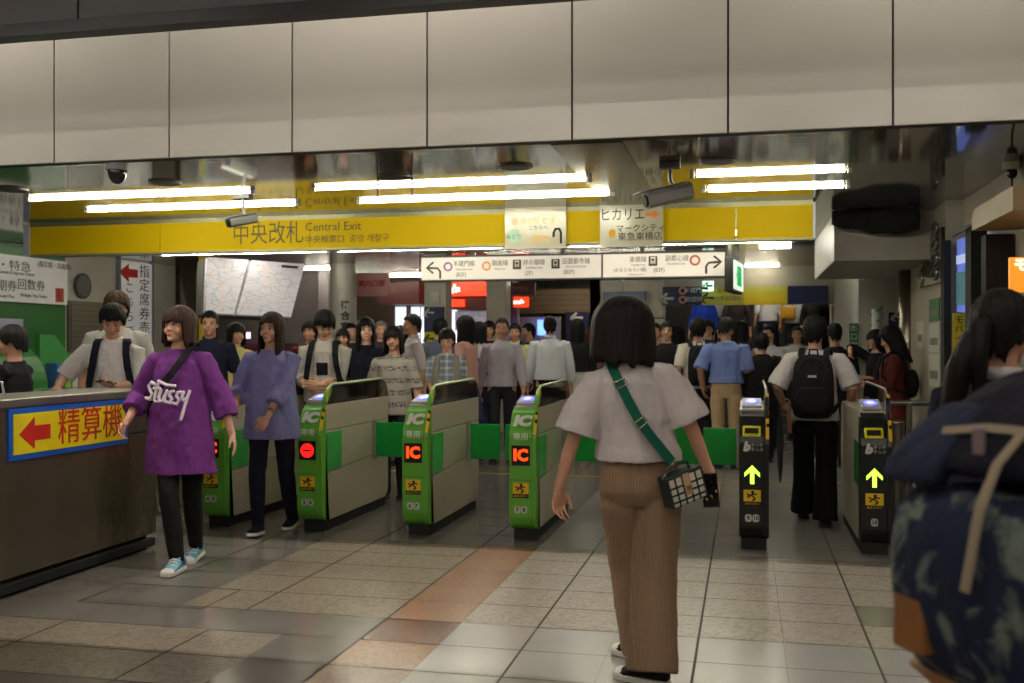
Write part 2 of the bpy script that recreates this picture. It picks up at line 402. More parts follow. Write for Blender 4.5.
# arrow signs on the pillar
q = thing('arrow_sign', 'navy sign with white left arrow on the square pillar', 'sign', (PY(433,15.5), 15.5, 0))
lslab('panel', rectY(424, 307, 443, 332, 15.5), 15.5, .05, MC['sign_navy'], q)
text('←', (-.06, -.012, Z(313,TY(433,15.5))), .2, white_pl, q, bold=.008)
lslab('print', rectY(435, 320, 441, 328, 15.5), 15.49, .02, mat('pale_print', (140,140,130), .6), q)
q = thing('arrow_sign', 'yellow sign with black left arrow on the square pillar below the navy one', 'sign', (PY(433,15.5), 15.5, 0))
lslab('panel', rectY(424, 332, 443, 359, 15.5), 15.5, .05, mat('sign_yellow', (200,196,40), .5), q)
text('←', (-.06, -.012, Z(339,TY(433,15.5))), .2, ink, q, bold=.008)
text('出口\nExit', (0, -.012, Z(350,TY(433,15.5))), .09, ink, q)
tag(slab('wall_plate', rectY(429, 292, 438, 302, 15.5), 15.56, .03, mat('round_sign_print', (200,198,190), .5)), 'small pale notice on the pillar above the navy arrow sign', 'notice')
# signs over the stairs
q = thing('direction_sign', 'navy subway sign with white left arrow over the stairs', 'sign', (PY(683,HY), HY-.08, 0))
lslab('panel', rectY(663, 287, 702, 305, HY), HY-.08, .07, MC['sign_navy'], q)
text('←', (-.24, -.012, Z(299,TY(670,HY))), .26, white_pl, q, bold=.01)
mbx = MB(); ring(.0, Z(291,TY(683,HY)), .035, .06, -.012, 0, mbx); ring(.0, Z(300,TY(683,HY)), .035, .06, -.012, 0, mbx)
obj('line_mark', mbx, mat('salmon_mark', (220,150,120), .6), q)
text('半蔵門線', (.2, -.012, Z(291,TY(683,HY))), .09, white_pl, q); text('銀座線', (.18, -.012, Z(300,TY(683,HY))), .09, white_pl, q)
q = thing('direction_sign', 'yellow exit sign board with black left arrow over the stairs', 'sign', (PY(745,HY), HY-.08, 0))
lslab('panel', rectY(702, 287, 744, 305, HY), HY-.08, .07, mat('sign_olive', (196,190,70), .5), q)
lslab('panel', rectY(744, 287, 787, 295, HY), HY-.08, .07, MC['sign_olive'], q)
lslab('panel', rectY(744, 295, 787, 305, HY), HY-.08, .07, yellow, q)
text('←', (PY(708,HY)-q.location.x, -.012, Z(299,TY(670,HY))), .24, ink, q, bold=.01)
text('ハチ公改札', (PY(728,HY)-q.location.x, -.012, Z(299,TY(700,HY))), .085, grey_ink, q); text('玉川改札', (PY(728,HY)-q.location.x, -.012, Z(291,TY(700,HY))), .085, grey_ink, q)
q = tag(slab('direction_sign', rectY(788, 286, 828, 304, HY), HY-.08, .07, MC['sign_navy']), 'plain navy sign board at the right end over the stairs', 'sign')
q = thing('exit_sign', 'small white lit sign with green left arrow under the direction sign', 'sign', (PY(708,HY-.3), HY-.3, 0))
lslab('panel', rectY(702.5, 281, 713.5, 291, HY-.3), HY-.3, .06, mat('lit_white_sign', (230,240,235), .5, emit=(215,255,235), estr=1.0), q)
text('←', (0, -.012, Z(286,TY(708,HY-.3))), .17, mat('green_ink', (0,140,90), .5), q, bold=.01)
# ================================================================ CEILING FIXTURES
LS = 34.0
tube_m = mat('fluorescent_tube', (250,250,240), .3, emit=(255,250,225), estr=LS)
hous = mat('lamp_housing', (200,196,180), .4)
def tube_light(x0, x1, Y, label, z=CZ, n=1, m=tube_m, group='ceiling tube lights'):
    q = thing('tube_light', label, 'light', ((x0+x1)/2, Y, z), 0, group)
    h = (x1-x0)/2
    obj('housing', MB().box(-h, h, -.006, .006, -.008, -.001), hous, q, bevel=.003)
    obj('tube', MB().tube([(-h+.05,0,-.015),(h-.05,0,-.015)], .0105, 12, round_=False), m, q, smooth=False)
    for s in (-1, 1): obj('end_cap', MB().box(s*h-.03*(s>0)-.0*(s<0), s*h+.03*(s<0), -.016, .016, -.032, -.001), white_pl, q, bevel=.003)
    return q
for (p0, p1, Y, lb) in ((27,255,7.46,'leftmost long tube light of the front row under the ceiling'), (312,592,7.44,'middle long tube light of the front row, nearest the beam'),
        (690,852,7.46,'short tube light right of the ceiling camera, front row'), (85,300,8.2,'second row tube light above the yellow sign at left'),
        (357,615,8.2,'second row tube light above the middle of the yellow sign'), (702,850,8.2,'short second row tube light at the right end of the yellow sign')):
    tube_light(PY(p0,Y), PY(p1,Y), Y, lb)
for (p0, p1, Y, lb) in ((112,302,11.45,'thin far tube light seen just below the yellow sign at left'), (314,507,11.45,'thin far tube light seen just below the middle of the yellow sign'),
        (566,600,11.45,'short bit of far tube light seen between the two paper notices'), (640,792,11.45,'thin far tube light seen just below the right end of the yellow sign'),
        (160,330,12.35,'rear tube light above the fare map'), (336,505,12.35,'rear tube light above the white direction sign at left'),
        (566,795,12.35,'rear tube light above the white direction sign at right')):
    tube_light(PY(p0,Y), PY(p1,Y), Y, lb)
tube_light(PY(353,16.6)-.3, PY(385,16.6), 15.2, 'far tube light in front of the pink sign')
tube_light(PY(742,16.1), PY(782,16.1), 16.1, 'short far tube light right of the hanging green exit sign')
for Y, a, b_, lb in ((17.0,-7,-4.6,'added tube light over the far shops at left'),(18.4,-3.6,-1.4,'unseen tube light added over the far hall behind the direction sign'),(13.9,-3.6,-1.0,'added tube light hidden behind the white direction signs')): tube_light(a, b_, Y, lb)  # extra tubes added to brighten the far area, two hidden by the signs
tube_light(-1.6, -.2, 17.6, 'left unseen tube light added over the staircase'); tube_light(.0, 1.2, 18.4, 'right unseen tube light added over the staircase')  # added behind the header, out of view, to brighten the stairs
q = thing('ceiling_lamp', 'square bright ceiling lamp above the stairs', 'light', (PY(775,13.0), 13.0, CZ))
for i in (-1,1): obj('lamp_panel', MB().box(i*.1-.085, i*.1+.085, -.12, .12, -.03, -.001), mat('lamp_panel_lit', (255,255,250), .4, emit=(240,250,255), estr=6), q)
# front hall lamps added unseen behind and above the camera to light fascia and people
for i, (x, y) in enumerate([(x, y) for y in (2.6, .3, -2.2) for x in (-8,-4.6,-1.2,1.8)]):
    tube_light(x-1.2, x+1.2, y, 'front hall tube light', 3.42, m=mat('added_hall_tube', (250,250,240), .3, emit=(255,246,234), estr=41), group='front hall tube lights added as fill')
for x in (-9,-5.5,-2,1.5):  # unseen tubes added above the beam to brighten the upper fascia
    tube_light(x-1.3, x+1.3, 5.38, 'unseen tube light added in the slot between the dark beam and the cream fascia', 4.6, m=mat('added_slot_tube', (250,250,240), .3, emit=(255,246,234), estr=225), group='added slot tube lights')
# round speakers in the ceiling
spk = mat('speaker_grille', (96,92,86), .6, .2, .1, 60)
for px, py in ((12,189),(165,182),(515,166),(718,160),(395,176)):
    t = (CZ-CAMH)*FPX/(HOR-py); x, y = P(px, t)
    q = thing('ceiling_speaker', {12:'round grey ceiling speaker at the far left edge',165:'round grey ceiling speaker above the left end of the first tube light',515:'round grey ceiling speaker above the middle tube light',718:'round grey ceiling speaker right of the bullet camera',395:'round grey ceiling speaker with a thin bracket above the middle tube light'}[px], 'speaker', (x, y, CZ))
    obj('rim', MB().cyl((0,0), .12, -.012, -.001, 32), mat('rim_grey', (120,116,110), .4, .3), q)
    obj('grille', MB().cyl((0,0), .1, -.016, -.0125, 32), spk, q)
    if px == 395:
        br = MB()
        for s in (-.13,.13): br.box(s-.004, s+.004, -.01, .01, -.16, -.001)
        br.box(-.13,.13,-.01,.01,-.02,-.012); obj('bracket', br, blackmatt, q)
# dome camera
t = (CZ-CAMH)*FPX/(HOR-163); x, y = P(117, t)
q = thing('dome_camera', 'dark dome camera under the ceiling above the left tube lights', 'camera', (x, y, CZ))
obj('mount', MB().cyl((0,0), .075, -.05, -.001, 28), mat('dome_mount', (150,146,140), .5), q)
obj('dome', MB().ell((0,0,-.06), (.06,.06,.085), 24, 14), mat('smoked_dome', (40,38,38), .12), q, smooth=True)
# bullet cameras
def bullet(px, py, t, rz, label, drop, s=1.0, col=(150,150,150)):
    x, y = P(px, t)
    q = thing('security_camera', label, 'camera', (x, y, CZ))
    z = -drop
    cm = mat('camera_shell', col, .35, .2); dk = mat('camera_mount', (90,88,86), .5)
    obj('mount_plate', MB().box(-.07, .07, -.04, .04, -.04, -.001), dk, q, bevel=.004)
    obj('arm', MB().tube([(0,0,-.03),(0,0,z*.55),(.02,0,z*.8),(0,0,z)], .014, 10), cm, q, smooth=True)
    R = Matrix.Translation((0,0,z-.02)) @ Matrix.Rotation(rz, 4, 'Z') @ Matrix.Rotation(math.radians(-14), 4, 'X')
    R = R @ Matrix.Scale(s, 4)
    sh = MB().prism([(-.05,-.035),(-.056,.02),(-.04,.045),(.04,.045),(.056,.02),(.05,-.035),(.02,-.048),(-.02,-.048)], -.13, .15, 'y').xform(R)
    obj('housing', sh, cm, q, bevel=.004)
    obj('lens_ring', MB().tube([(0,.15,-.002),(0,.162,-.002)], .036, 20, round_=False).xform(R), black, q)
    obj('sunshade', MB().box(-.06,.06,-.12,.2,.05,.056).xform(R), cm, q, bevel=.002)
bullet(670, 146, 6.9, math.radians(115), 'large bullet security camera under the ceiling beside the short tube lights', .2, 1.15)
bullet(243, 197, 8.35, math.radians(140), 'small pale security camera hanging in front of the yellow sign', .19, .85, (190,190,186))
# camera with cable, upper right
x, y = P(1012, 6.9)
q = thing('ceiling_camera', 'white mount with black cable under the ceiling at the upper right', 'camera', (x, y, CZ))
obj('mount', MB().cyl((0,0), .06, -.05, -.001, 24), white_pl, q)
obj('head', MB().ell((0,0,-.07), (.035,.035,.04), 16, 10), black, q, smooth=True)
obj('cable', MB().tube([(0,0,-.1),(.0,0,-.2),(.02,.02,-.27),(-.02,.1,-.31),(-.15,.5,-.36),(-.2,.9,-.4)], .008, 8), black, q, smooth=True)

# ================================================================ LONG YELLOW SIGN
YY = 9.0
x0, x1 = PY(30, YY), PY(813, YY); zb = 2.335; zt = CZ-.04
q = thing('yellow_sign', 'long yellow illuminated central exit sign hanging across the passage', 'sign', (0, YY, 0))
ysm = mat('yellow_lit_sign', (190,162,0), .6, 0, .03, 1, spec=.12, emit=(255,205,0), estr=.03)
yy2 = [x0, PY(160,YY), PY(310,YY), PY(736,YY), x1]
for i in range(4): obj('panel', MB().box(yy2[i]+.003, yy2[i+1]-.003, 0, .14, zb, zt), ysm, q)
obj('end_panel', MB().box(x0-.07, x0, -.01, .16, zb-.01, zt+.02), mat('pale_end_panel', (200,204,220), .4), q)
obj('end_panel', MB().box(x1, x1+.02, -.01, .16, zb-.01, zt+.02), mat('pale_end_panel', (200,204,220), .4), q)
obj('frame', MB().box(x0, x1, -.004, .144, zt, CZ-.001).box(x0, x1, -.004, .144, zb-.02, zb), mat('sign_frame', (150,146,110), .4, .3), q)
ym = (zb+zt)/2
ty = mat('olive_sign_ink', (92,84,40), .6)
text('中央改札', (PY(268,YY), -.004, ym-.0), .225, ty, q, bold=.0, sx=.82)
text('Central Exit', (PY(305,YY), -.004, ym+.06), .115, ty, q, align='LEFT')
text('中央検票口  중앙 개찰구', (PY(305,YY), -.004, ym-.06), .08, ty, q, align='LEFT')
# two paper notices on the sign
def notice(r, Yc, label, rows, deco):
    q = thing('paper_notice', label, 'notice', ((r[0]+r[1])/2, Yc, (r[2]+r[3])/2))
    w, h = (r[1]-r[0])/2, (r[3]-r[2])/2
    m = mat('laminated_paper', (186,181,158), .2, 0, .05, 4, .35, 7, spec=.6)
    obj('sheet', MB().box(-w, w, 0, .012, -h, h), m, q)
    for (b_, x, z, s, mm, sx) in rows: text(b_, (x*w, -.004, z*h), s, mm, q, bold=.0, sx=sx)
    deco(q, w, h)
    return q
org = mat('orange_ink', (230,130,40), .6); grn = mat('green_print', (40,140,80), .6); yel = mat('amber_ink', (235,180,60), .6)
ra = (PY(505,YY-.05), PY(566,YY-.05), Z(249,TY(535,YY)), Z(206,TY(535,YY)))
def d1(q, w, h):
    m = MB()
    m.box(-.85*w,-.55*w,-.003,0,-.7*h,-.1*h); obj('print_block', m, mat('pale_green_print', (170,205,180), .5), q)
    obj('arrow', MB().tube([(.84*w,-.004,-.75*h),(.84*w,-.004,-.3*h),(.78*w,-.004,-.12*h),(.66*w,-.004,-.12*h),(.6*w,-.004,-.3*h),(.6*w,-.004,-.45*h)], .011, 8), ink, q)
notice(ra, YY-.05, 'small laminated notice with orange and green print on the yellow sign', [('徒歩5分です', -.05, .25, .075, yel, 1), ('みどり', -.7,-.45,.05,grn,1), ('こちらへ', .1,-.05,.045,grey_ink,1), ('ご案内', .1,-.6,.07,yel,1)], d1)
rb = (PY(600,YY-.05), PY(663,YY-.05), Z(247,TY(631,YY)), Z(203,TY(631,YY)))
def d2(q, w, h):
    a = [(.45*w,.5*h),(.7*w,.5*h),(.7*w,.62*h),(.88*w,.42*h),(.7*w,.2*h),(.7*w,.34*h),(.45*w,.34*h)]
    obj('arrow', MB().prism(a, -.003, 0, 'y'), org, q)
    obj('dot', MB().ell((-.6*w,0,-.4*h),(.13*w,.004,.2*h),20,8), yel, q)
notice(rb, YY-.05, 'larger laminated notice with orange right arrow on the yellow sign', [('ヒカリエ', -.28, .42, .125, ink, .8), ('マークシティ', .3, -.2, .072, ink, 1), ('東急東横店', .28, -.58, .078, ink, 1)], d2)

# ================================================================ WHITE DIRECTION SIGNS
WY = 13.2
lit = mat('lit_sign_face', (205,197,186), .5, 0, .03, 1, emit=(255,242,228), estr=.2)
q = thing('direction_sign', 'long lit white sign with left arrow listing subway lines', 'sign', (0, WY, 0))
wz0, wz1 = Z(279.5, TY(512,WY)), Z(255.5, TY(512,WY))
def X(px): return PY(px, WY)
def ZZ(py): return Z(py, TY(573,WY))
obj('face', MB().box(X(421.5), X(601), 0, .02, wz0+.01, wz1-.01), lit, q)
obj('case', MB().box(X(420.5), X(602), .02, .2, wz0-.01, wz1+.02), mat('case_grey', (60,56,50), .5), q)
obj('hanger', MB().box(X(470), X(474), .05, .1, wz1+.02, CZ), black, q); obj('hanger', MB().box(X(560), X(564), .05, .1, wz1+.02, CZ), black, q)
q2 = thing('direction_sign', 'lit white sign with right arrow and brown ring mark', 'sign', (0, WY, 0))
obj('face', MB().box(X(603), X(725), 0, .02, wz0+.01, wz1-.01), lit, q2)
obj('case', MB().box(X(602.4), X(726), .02, .2, wz0-.01, wz1+.02), MC['case_grey'], q2)
obj('hanger', MB().box(X(640), X(644), .05, .1, wz1+.02, CZ), black, q2)
ol = mat('olive_ink', (60,56,36), .6)
def arrow_bend(q, x, z, s, sg):
    w = .028
    pts = [(x-sg*s*.5, -.003, z-s*.5)] ; m = MB()
    path = [(x+sg*s*.5,0,z-s*.6),(x+sg*s*.5,0,z-.1*s),(x+sg*s*.3,0,z+.15*s),(x-sg*s*.5,0,z+.2*s)]
    m.tube(path, (w*.5), 8); m.tube([(x-sg*s*.1,0,z+.6*s),(x-sg*s*.6,0,z+.2*s),(x-sg*s*.1,0,z-.2*s)], w*.5, 8)
    obj('arrow', m, ol, q)
arrow_bend(q, X(434), ZZ(268), .17, 1)
def dring(q, px, py, r, m): obj('line_mark', ring(X(px), ZZ(py), r*.62, r, -.004, 0, MB()), m, q)
dring(q, 448, 264.5, .062, mat('purple_ring', (150,90,150), .5)); dring(q, 486.5, 264.5, .062, mat('orange_ring', (235,150,20), .5))
dring(q2, 695, 262.5, .068, mat('brown_ring', (190,90,30), .5))
def icon(q, px, py):
    x, z = X(px), ZZ(py); m = MB()
    m.box(x-.055, x+.055, -.003, 0, z-.062, z+.062); obj('train_mark', m, ol, q)
    m2 = MB().box(x-.03, x+.03, -.006, -.003, z-.035, z+.05); obj('train_print', m2, mat('pale_print2', (225,220,205), .5), q)
    m3 = MB().box(x-.02, x+.02, -.008, -.006, z-.0, z+.03).box(x-.02,x+.02,-.008,-.006,z-.028,z-.018); obj('train_print', m3, ol, q)
icon(q, 517, 263.5); icon(q, 555.5, 263.5); icon(q2, 653, 262.5)
for (s, px, py, sz, qq) in (('半蔵門線', 464, 262, .105, q), ('Hanzomon Line', 464, 267.5, .045, q), ('(B2F)', 461, 273, .085, q),
        ('銀座線', 500, 262, .105, q), ('Ginza Line', 500, 267.5, .045, q), ('井の頭線', 534, 262, .105, q), ('Inokashira Line', 534, 267, .045, q), ('(2F)', 529, 272.5, .085, q),
        ('田園都市線', 576, 261.5, .105, q), ('Den-en-toshi Line', 576, 266.5, .045, q), ('(B2F)', 569, 272, .085, q),
        ('東横線', 638, 261, .105, q2), ('Toyoko Line', 638, 266, .045, q2), ('(みなとみらい線)', 630, 271, .07, q2), ('Minatomirai Line', 636, 275.5, .035, q2), ('(B3F)', 659, 271.5, .085, q2),
        ('副都心線', 677, 260.5, .105, q2), ('Fukutoshin Line', 676, 265.5, .045, q2)):
    text(s, (X(px), -.003, ZZ(py)), sz*(.8 if sz > .1 else .9), ol, qq, bold=.0, sx=.88)
arrow_bend(q2, X(713), ZZ(267), .17, -1)
# hanging green exit sign, seen almost edge on
gx, gy = P(733, 12.2)
q = thing('exit_sign', 'hanging green and white lit sign seen almost edge on beside the right arrow', 'sign', (gx, gy, 0), math.radians(-7))
g0, g1 = Z(291, 12.2), Z(257, 12.2)
obj('case', MB().box(-.1, .0, 0, .9, g0, g1), black, q, bevel=.006)
obj('face', MB().box(.0, .015, .05, .85, g0+.03, g1-.03), mat('lit_exit_face', (235,240,230), .5, emit=(235,255,235), estr=.35), q)
obj('green_band', MB().box(.015, .018, .25, .65, g0+.08, g1-.08), mat('exit_green', (20,150,80), .5, emit=(20,190,90), estr=.3), q)
text('←', (.022, .15, (g0+g1)/2), .16, MC['green_ink'], q, rotz=PI/2)
obj('hanger', MB().box(-.07,-.03,.1,.14,g1,CZ), black, q); obj('hanger', MB().box(-.07,-.03,.75,.79,g1,CZ), black, q)

# ================================================================ FARE MAP, LEFT SIDE
q = thing('fare_map', 'glowing tilted railway fare map of two panels beside the steel pillar', 'map', (0,0,0))
def mapm():
    m = mat('fare_map_print', (215,212,222), .4, 0, .04, 4, emit=(225,225,240), estr=.06); N, L, b = nodes(m)
    tc = N.new('ShaderNodeTexCoord'); mp = N.new('ShaderNodeMapping'); mp.inputs['Scale'].default_value = (1.6,1.6,4.5); L.new(tc.outputs['Object'], mp.inputs[0])
    vo = N.new('ShaderNodeTexVoronoi'); vo.feature = 'DISTANCE_TO_EDGE'; vo.inputs['Scale'].default_value = 2.6; L.new(mp.outputs[0], vo.inputs['Vector'])
    lt = N.new('ShaderNodeMath'); lt.operation = 'LESS_THAN'; lt.inputs[1].default_value = .03; L.new(vo.outputs['Distance'], lt.inputs[0])
    nz = N.new('ShaderNodeTexNoise'); nz.inputs['Scale'].default_value = 7; nz.inputs['Detail'].default_value = 3; L.new(mp.outputs[0], nz.inputs['Vector'])
    gt = N.new('ShaderNodeMath'); gt.operation = 'GREATER_THAN'; gt.inputs[1].default_value = .64; L.new(nz.outputs['Fac'], gt.inputs[0])
    ad = N.new('ShaderNodeMath'); ad.operation = 'ADD'; ad.use_clamp = True; L.new(lt.outputs[0], ad.inputs[0]); L.new(gt.outputs[0], ad.inputs[1])
    cr = N.new('ShaderNodeValToRGB'); cr.color_ramp.interpolation = 'CONSTANT'
    cols = [(0,(176,172,184)),(.45,(160,170,190)),(.52,(205,170,165)),(.56,(165,168,170))]
    e = cr.color_ramp.elements; e[0].color = lin(cols[0][1]); e[1].position = cols[1][0]; e[1].color = lin(cols[1][1])
    for p_, c_ in cols[2:]: k = e.new(p_); k.color = lin(c_)
    n3 = N.new('ShaderNodeTexNoise'); n3.inputs['Scale'].default_value = 1.7; L.new(tc.outputs['Object'], n3.inputs['Vector']); L.new(n3.outputs['Fac'], cr.inputs[0])
    mx = N.new('ShaderNodeMix'); mx.data_type = 'RGBA'; L.new(ad.outputs[0], mx.inputs[0]); mx.inputs[6].default_value = lin((200,196,208)); L.new(cr.outputs[0], mx.inputs[7])
    L.new(mx.outputs[2], b.inputs['Base Color']); L.new(mx.outputs[2], b.inputs['Emission Color'])
    return m
mm = mapm()
TL = Vector((*P(208, 13.0), Z(257, 13.0))); TR = Vector((*P(305, 14.3), Z(264, 14.3)))
BL = Vector((*P(206, 12.7), Z(313, 12.7))); BR = Vector((*P(291, 13.8), Z(317, 13.8)))
nn = (TR-TL).cross(BL-TL).normalized() * .06
def quad(a, b, c, d, n, off=0):
    a, b, c, d = [p + n.normalized()*off for p in (a,b,c,d)]
    return MB().loft([[a, b, c, d], [a+n, b+n, c+n, d+n]])
if nn.y < 0: nn = -nn
def lp(a, b, k): return a + (b-a)*k
k0, k1 = .395, .43
obj('panel', quad(TL, lp(TL,TR,k0), lp(BL,BR,.31), BL, nn), mm, q); obj('panel', quad(lp(TL,TR,k1), TR, BR, lp(BL,BR,.335), nn), mm, q)
obj('case', quad(lp(TL,TR,-.02), lp(TL,TR,1.015), lp(BL,BR,1.015), lp(BL,BR,-.02), nn*2, .061), mat('map_case', (90,86,84), .5), q)
obj('title_strip', quad(lp(TL,TR,.74)+(BL-TL)*.05, lp(TL,TR,.93)+(BR-TR)*.05, lp(TL,TR,.93)+(BR-TR)*.10, lp(TL,TR,.74)+(BL-TL)*.1, -nn*.05), ink, q)
ax, ay = P(228, 14.6)
tag(obj('ticket_machine_bank', MB().box(PY(212,14.6), PY(300,14.6), 14.5, 14.9, 0, Z(343,14.5)), mat('machine_magenta', (96,34,58), .35, 0, .3, 2), bevel=.01), 'dark magenta ticket machine front under the fare map', 'ticket machine')
tag(obj('screen', MB().box(PY(236,14.4), PY(250,14.4), 14.38, 14.42, Z(338,14.4), Z(331,14.4)), mat('pinkish_lit', (220,200,215), .4, emit=(255,235,245), estr=.7)), 'small pale lit screen above the magenta machine front', 'screen')
tag(obj('pillar', MB().box(PY(318,15.5), PY(327,15.5), 15.5, 15.7, 0, CZ), mat('mauve_panel', (150,140,146), .5), bevel=.01), 'narrow mauve panel pillar left of the round grey pillar', 'pillar')
o = struct('wall_back', MB().box(PY(150,14.4), PY(316,15.6), 15.7, 15.8, 0, CZ), mat('mauve_wall', (132,122,124), .55))

# ---- green ticket office on the left wall
LX = -8.6
gm = mat('shop_green', (24,110,34), .5, 0, .04, 2)
q = thing('ticket_office_front', 'green ticket office panel covering the left wall', 'ticket office', (LX, 0, 0))
def YX(px): t = TX(px, LX+.02); return P(px, t)[1], t
yB, tB = YX(64)
obj('panel', MB().box(.003, .04, 7.02, yB, .003, CZ-.01), gm, q)
y0_, t0_ = YX(-30)
q = thing('ticket_sign', 'large pale sign with grey lettering on the green ticket office', 'sign', (LX+.04, 0, 0))
yb2, tb2 = YX(62)
zt_, zb_ = Z(262, tb2), Z(305, tb2)
obj('panel', MB().box(0, .06, y0_, yb2, zb_, zt_), mat('pale_sign_face', (206,204,198), .45, emit=(255,250,245), estr=.06), q)
def lt(s, px, py, sz, m=grey_ink, sx=1, bold=.002):
    y, t = YX(px); text(s, (.065, y, Z(py, t)), sz, m, q, rotz=PI/2, sx=sx, bold=bold)
lt('新幹線・特急', -9, 264.5, .135, grey_ink, 1.45, 0); lt('(指定席・自由席)', 49, 266, .085, grey_ink, 1.0, 0); lt('Shinkansen & Express Tickets', 8, 273, .06, grey_ink, 1.0, 0)
lt('定期券', -4, 286, .14, grey_ink, 1.2, 0); lt('回数券', 25.5, 286, .14, grey_ink, 1.2, 0); lt('Commuter Pass', -3, 296, .06, grey_ink, 1.0, 0); lt('Multiple Trip Ticket', 28, 296, .06, grey_ink, 1.0, 0)
y1_, t1_ = YX(50); y2_, _ = YX(58)
obj('logo', MB().box(.06, .066, y1_, y2_, Z(302,t1_), Z(288,t1_)), mat('orange_red_logo', (206,80,50), .5), q)
lt('5', 54, 295, .16, mat('pale_logo', (230,200,180), .5))
# green ticket machines with curved end
q = thing('ticket_machine', 'green ticket machine with blue screen beside the person in black at left', 'ticket machine', (LX+.05, 9.4, 0))
prof = [(0,0),(.9,0),(.9,.85)] + arc(.35,.95,.52,0,85,8) + [(.0,1.52)]
obj('body', MB().prism(prof, -2.2, .8, 'y'), mat('machine_green', (40,130,48), .45), q, bevel=.01)
obj('screen', MB().box(.5,.92,-1.2,-.7,1.1,1.35), mat('blue_screen_dim', (60,110,200), .3, emit=(90,150,255), estr=.9), q)
obj('top_panel', MB().box(.0,.7,-2.2,.6,1.52,1.72), mat('lavender_panel', (170,170,200), .5), q)
obj('display_box', MB().box(.0,.6,-1.4,-.6,1.74,1.95), black, q)
y, t = YX(83)
q = thing('round_clock', 'round dark grille on the white wall above the grey window', 'grille', (LX, y, Z(286, t)))
q.name = 'round_grille'
obj('rim', MB().tube([(.0,0,0),(.03,0,0)], .17, 32, round_=False), mat('rim_dark', (60,60,62), .5), q)
obj('mesh', MB().tube([(.03,0,0),(.035,0,0)], .14, 32, round_=False), mat('grille_mesh', (96,98,100), .6, 0, .2, 60), q)
yA, tA = YX(70); yC, tC = YX(102)
q = thing('counter_window', 'grey framed shuttered window in the white left wall', 'window', (LX, 0, 0))
obj('frame', MB().box(0, .03, yA-.04, yC+.04, Z(346,tA)-.1, Z(302,tA)+.02), mat('window_frame_grey', (110,108,100), .5, .3), q)
obj('shutter', MB().box(.03, .04, yA, yC, Z(344,tA)-.08, Z(304,tA)), lines_mat('olive_shutter', (112,108,90), 2, .07, .006, (70,66,56), .5, .2), q)
yA, tA = YX(119); yC, tC = YX(150)
q = thing('reserved_ticket_sign', 'tall white vertical sign with black lettering and red left arrow', 'sign', (LX, 0, 0))
obj('board', MB().box(0, .05, yA, yC, Z(352,15)-.35, Z(262.5,14.9)), mat('white_board', (214,212,210), .45, emit=(255,250,250), estr=.08), q)
obj('frame', MB().box(0, .055, yA-.05, yA, 1.0, Z(262,14.9)+.03).box(0,.055,yC,yC+.05,1.0,Z(262,14.9)+.03), mat('blue_grey_frame', (120,130,150), .5), q)
for i, ch in enumerate('指定席券売機'): text(ch, (.053, YX(142.5)[0], Z(272+14.2*i, 15)), .20, ink, q, rotz=PI/2, bold=.0, sx=1.35)
for i, ch in enumerate('こちらで'): text(ch, (.053, YX(127.5)[0], Z(289+14.2*i, 14.8)), .17, ink, q, rotz=PI/2, bold=.0, sx=1.4)
ya, ta = YX(127.5); za = Z(273, ta)
a = [(ya-.26, za),(ya-.02, za+.13),(ya-.02,za+.06),(ya+.2,za+.06),(ya+.2,za-.06),(ya-.02,za-.06),(ya-.02,za-.13)]
obj('arrow', MB().prism([(p[0], p[1]) for p in a], .05, .056, 'x'), mat('red_arrow', (205,50,40), .5), q)
# leaflet stand
q = thing('leaflet_stand', 'green leaflet stand with sloping side holding brochures', 'leaflet stand', (-8.0, 10.7, 0))
obj('side', MB().prism([(-.3,0),(.9,0),(.75,.9),(-.05,1.55),(-.3,1.55)], 0, .06, 'x'), mat('stand_green', (60,150,70), .5), q)
obj('tray', MB().box(.06,.5,-.3,.8,.85,.92), white_pl, q)
for i in range(6):
    tag(obj('leaflet', MB().box(-7.9, -7.75, 10.45+.14*i, 10.55+.14*i, .93, 1.22 - .03*(i%2)).xform(Matrix.Identity(4)), mat('leaflet_%d' % (i%4), [(70,120,190),(120,190,60),(190,190,180),(60,60,70)][i%4], .5)),
        '%s leaflet standing in the green stand, %s' % (['blue','lime green','pale grey','dark grey','blue','lime green'][i], ['nearest','second from the front','third from the front','third from the back','second from the back','farthest'][i]), 'leaflet', 'leaflets in the green stand')

# ================================================================ STEEL COUNTER
CX = -4.07
q = thing('steel_counter', 'long brushed steel counter along the left edge of the passage', 'counter', (CX, 5.0, 0))
obj('front_panel', MB().box(-.02, .0, -1.9, 1.2, .1, 1.065), mat('counter_steel', (112,102,88), .26, .65, .2, 2.5, .04, 30, stretch=(1,.8,.25)), q, bevel=.002)
obj('end_panel', MB().box(-.02, .0, 1.206, 1.56, .1, .82), MC['counter_steel'], q, bevel=.002)
obj('end_panel', MB().box(-.02, .0, 1.206, 1.56, .826, 1.065), MC['counter_steel'], q, bevel=.002)
obj('body', MB().box(-.5, -.021, -1.9, 1.555, .1, 1.065), steel_dark, q)
obj('top', MB().box(-.52, .012, -1.92, 1.57, 1.066, 1.12), steel, q, bevel=.008)
obj('plinth', MB().box(-.46, -.04, -1.9, 1.5, 0, .1), blackmatt, q)
obj('scuff_rail', MB().box(-.02, .02, -1.9, 1.52, .02, .075), blackmatt, q, bevel=.004)
q = thing('fare_adjustment_sign', 'yellow sign with red left arrow and blue border on the steel counter', 'sign', (CX, 0, 0))
obj('border', MB().box(.001, .012, 5.05, 6.2, .765, 1.062), mat('sign_blue', (20,90,190), .4), q)
obj('face', MB().box(.012, .016, 5.085, 6.165, .797, 1.030), mat('sign_yellow_face', (236,214,20), .4), q)
redi = mat('red_sign_ink', (200,36,24), .5)
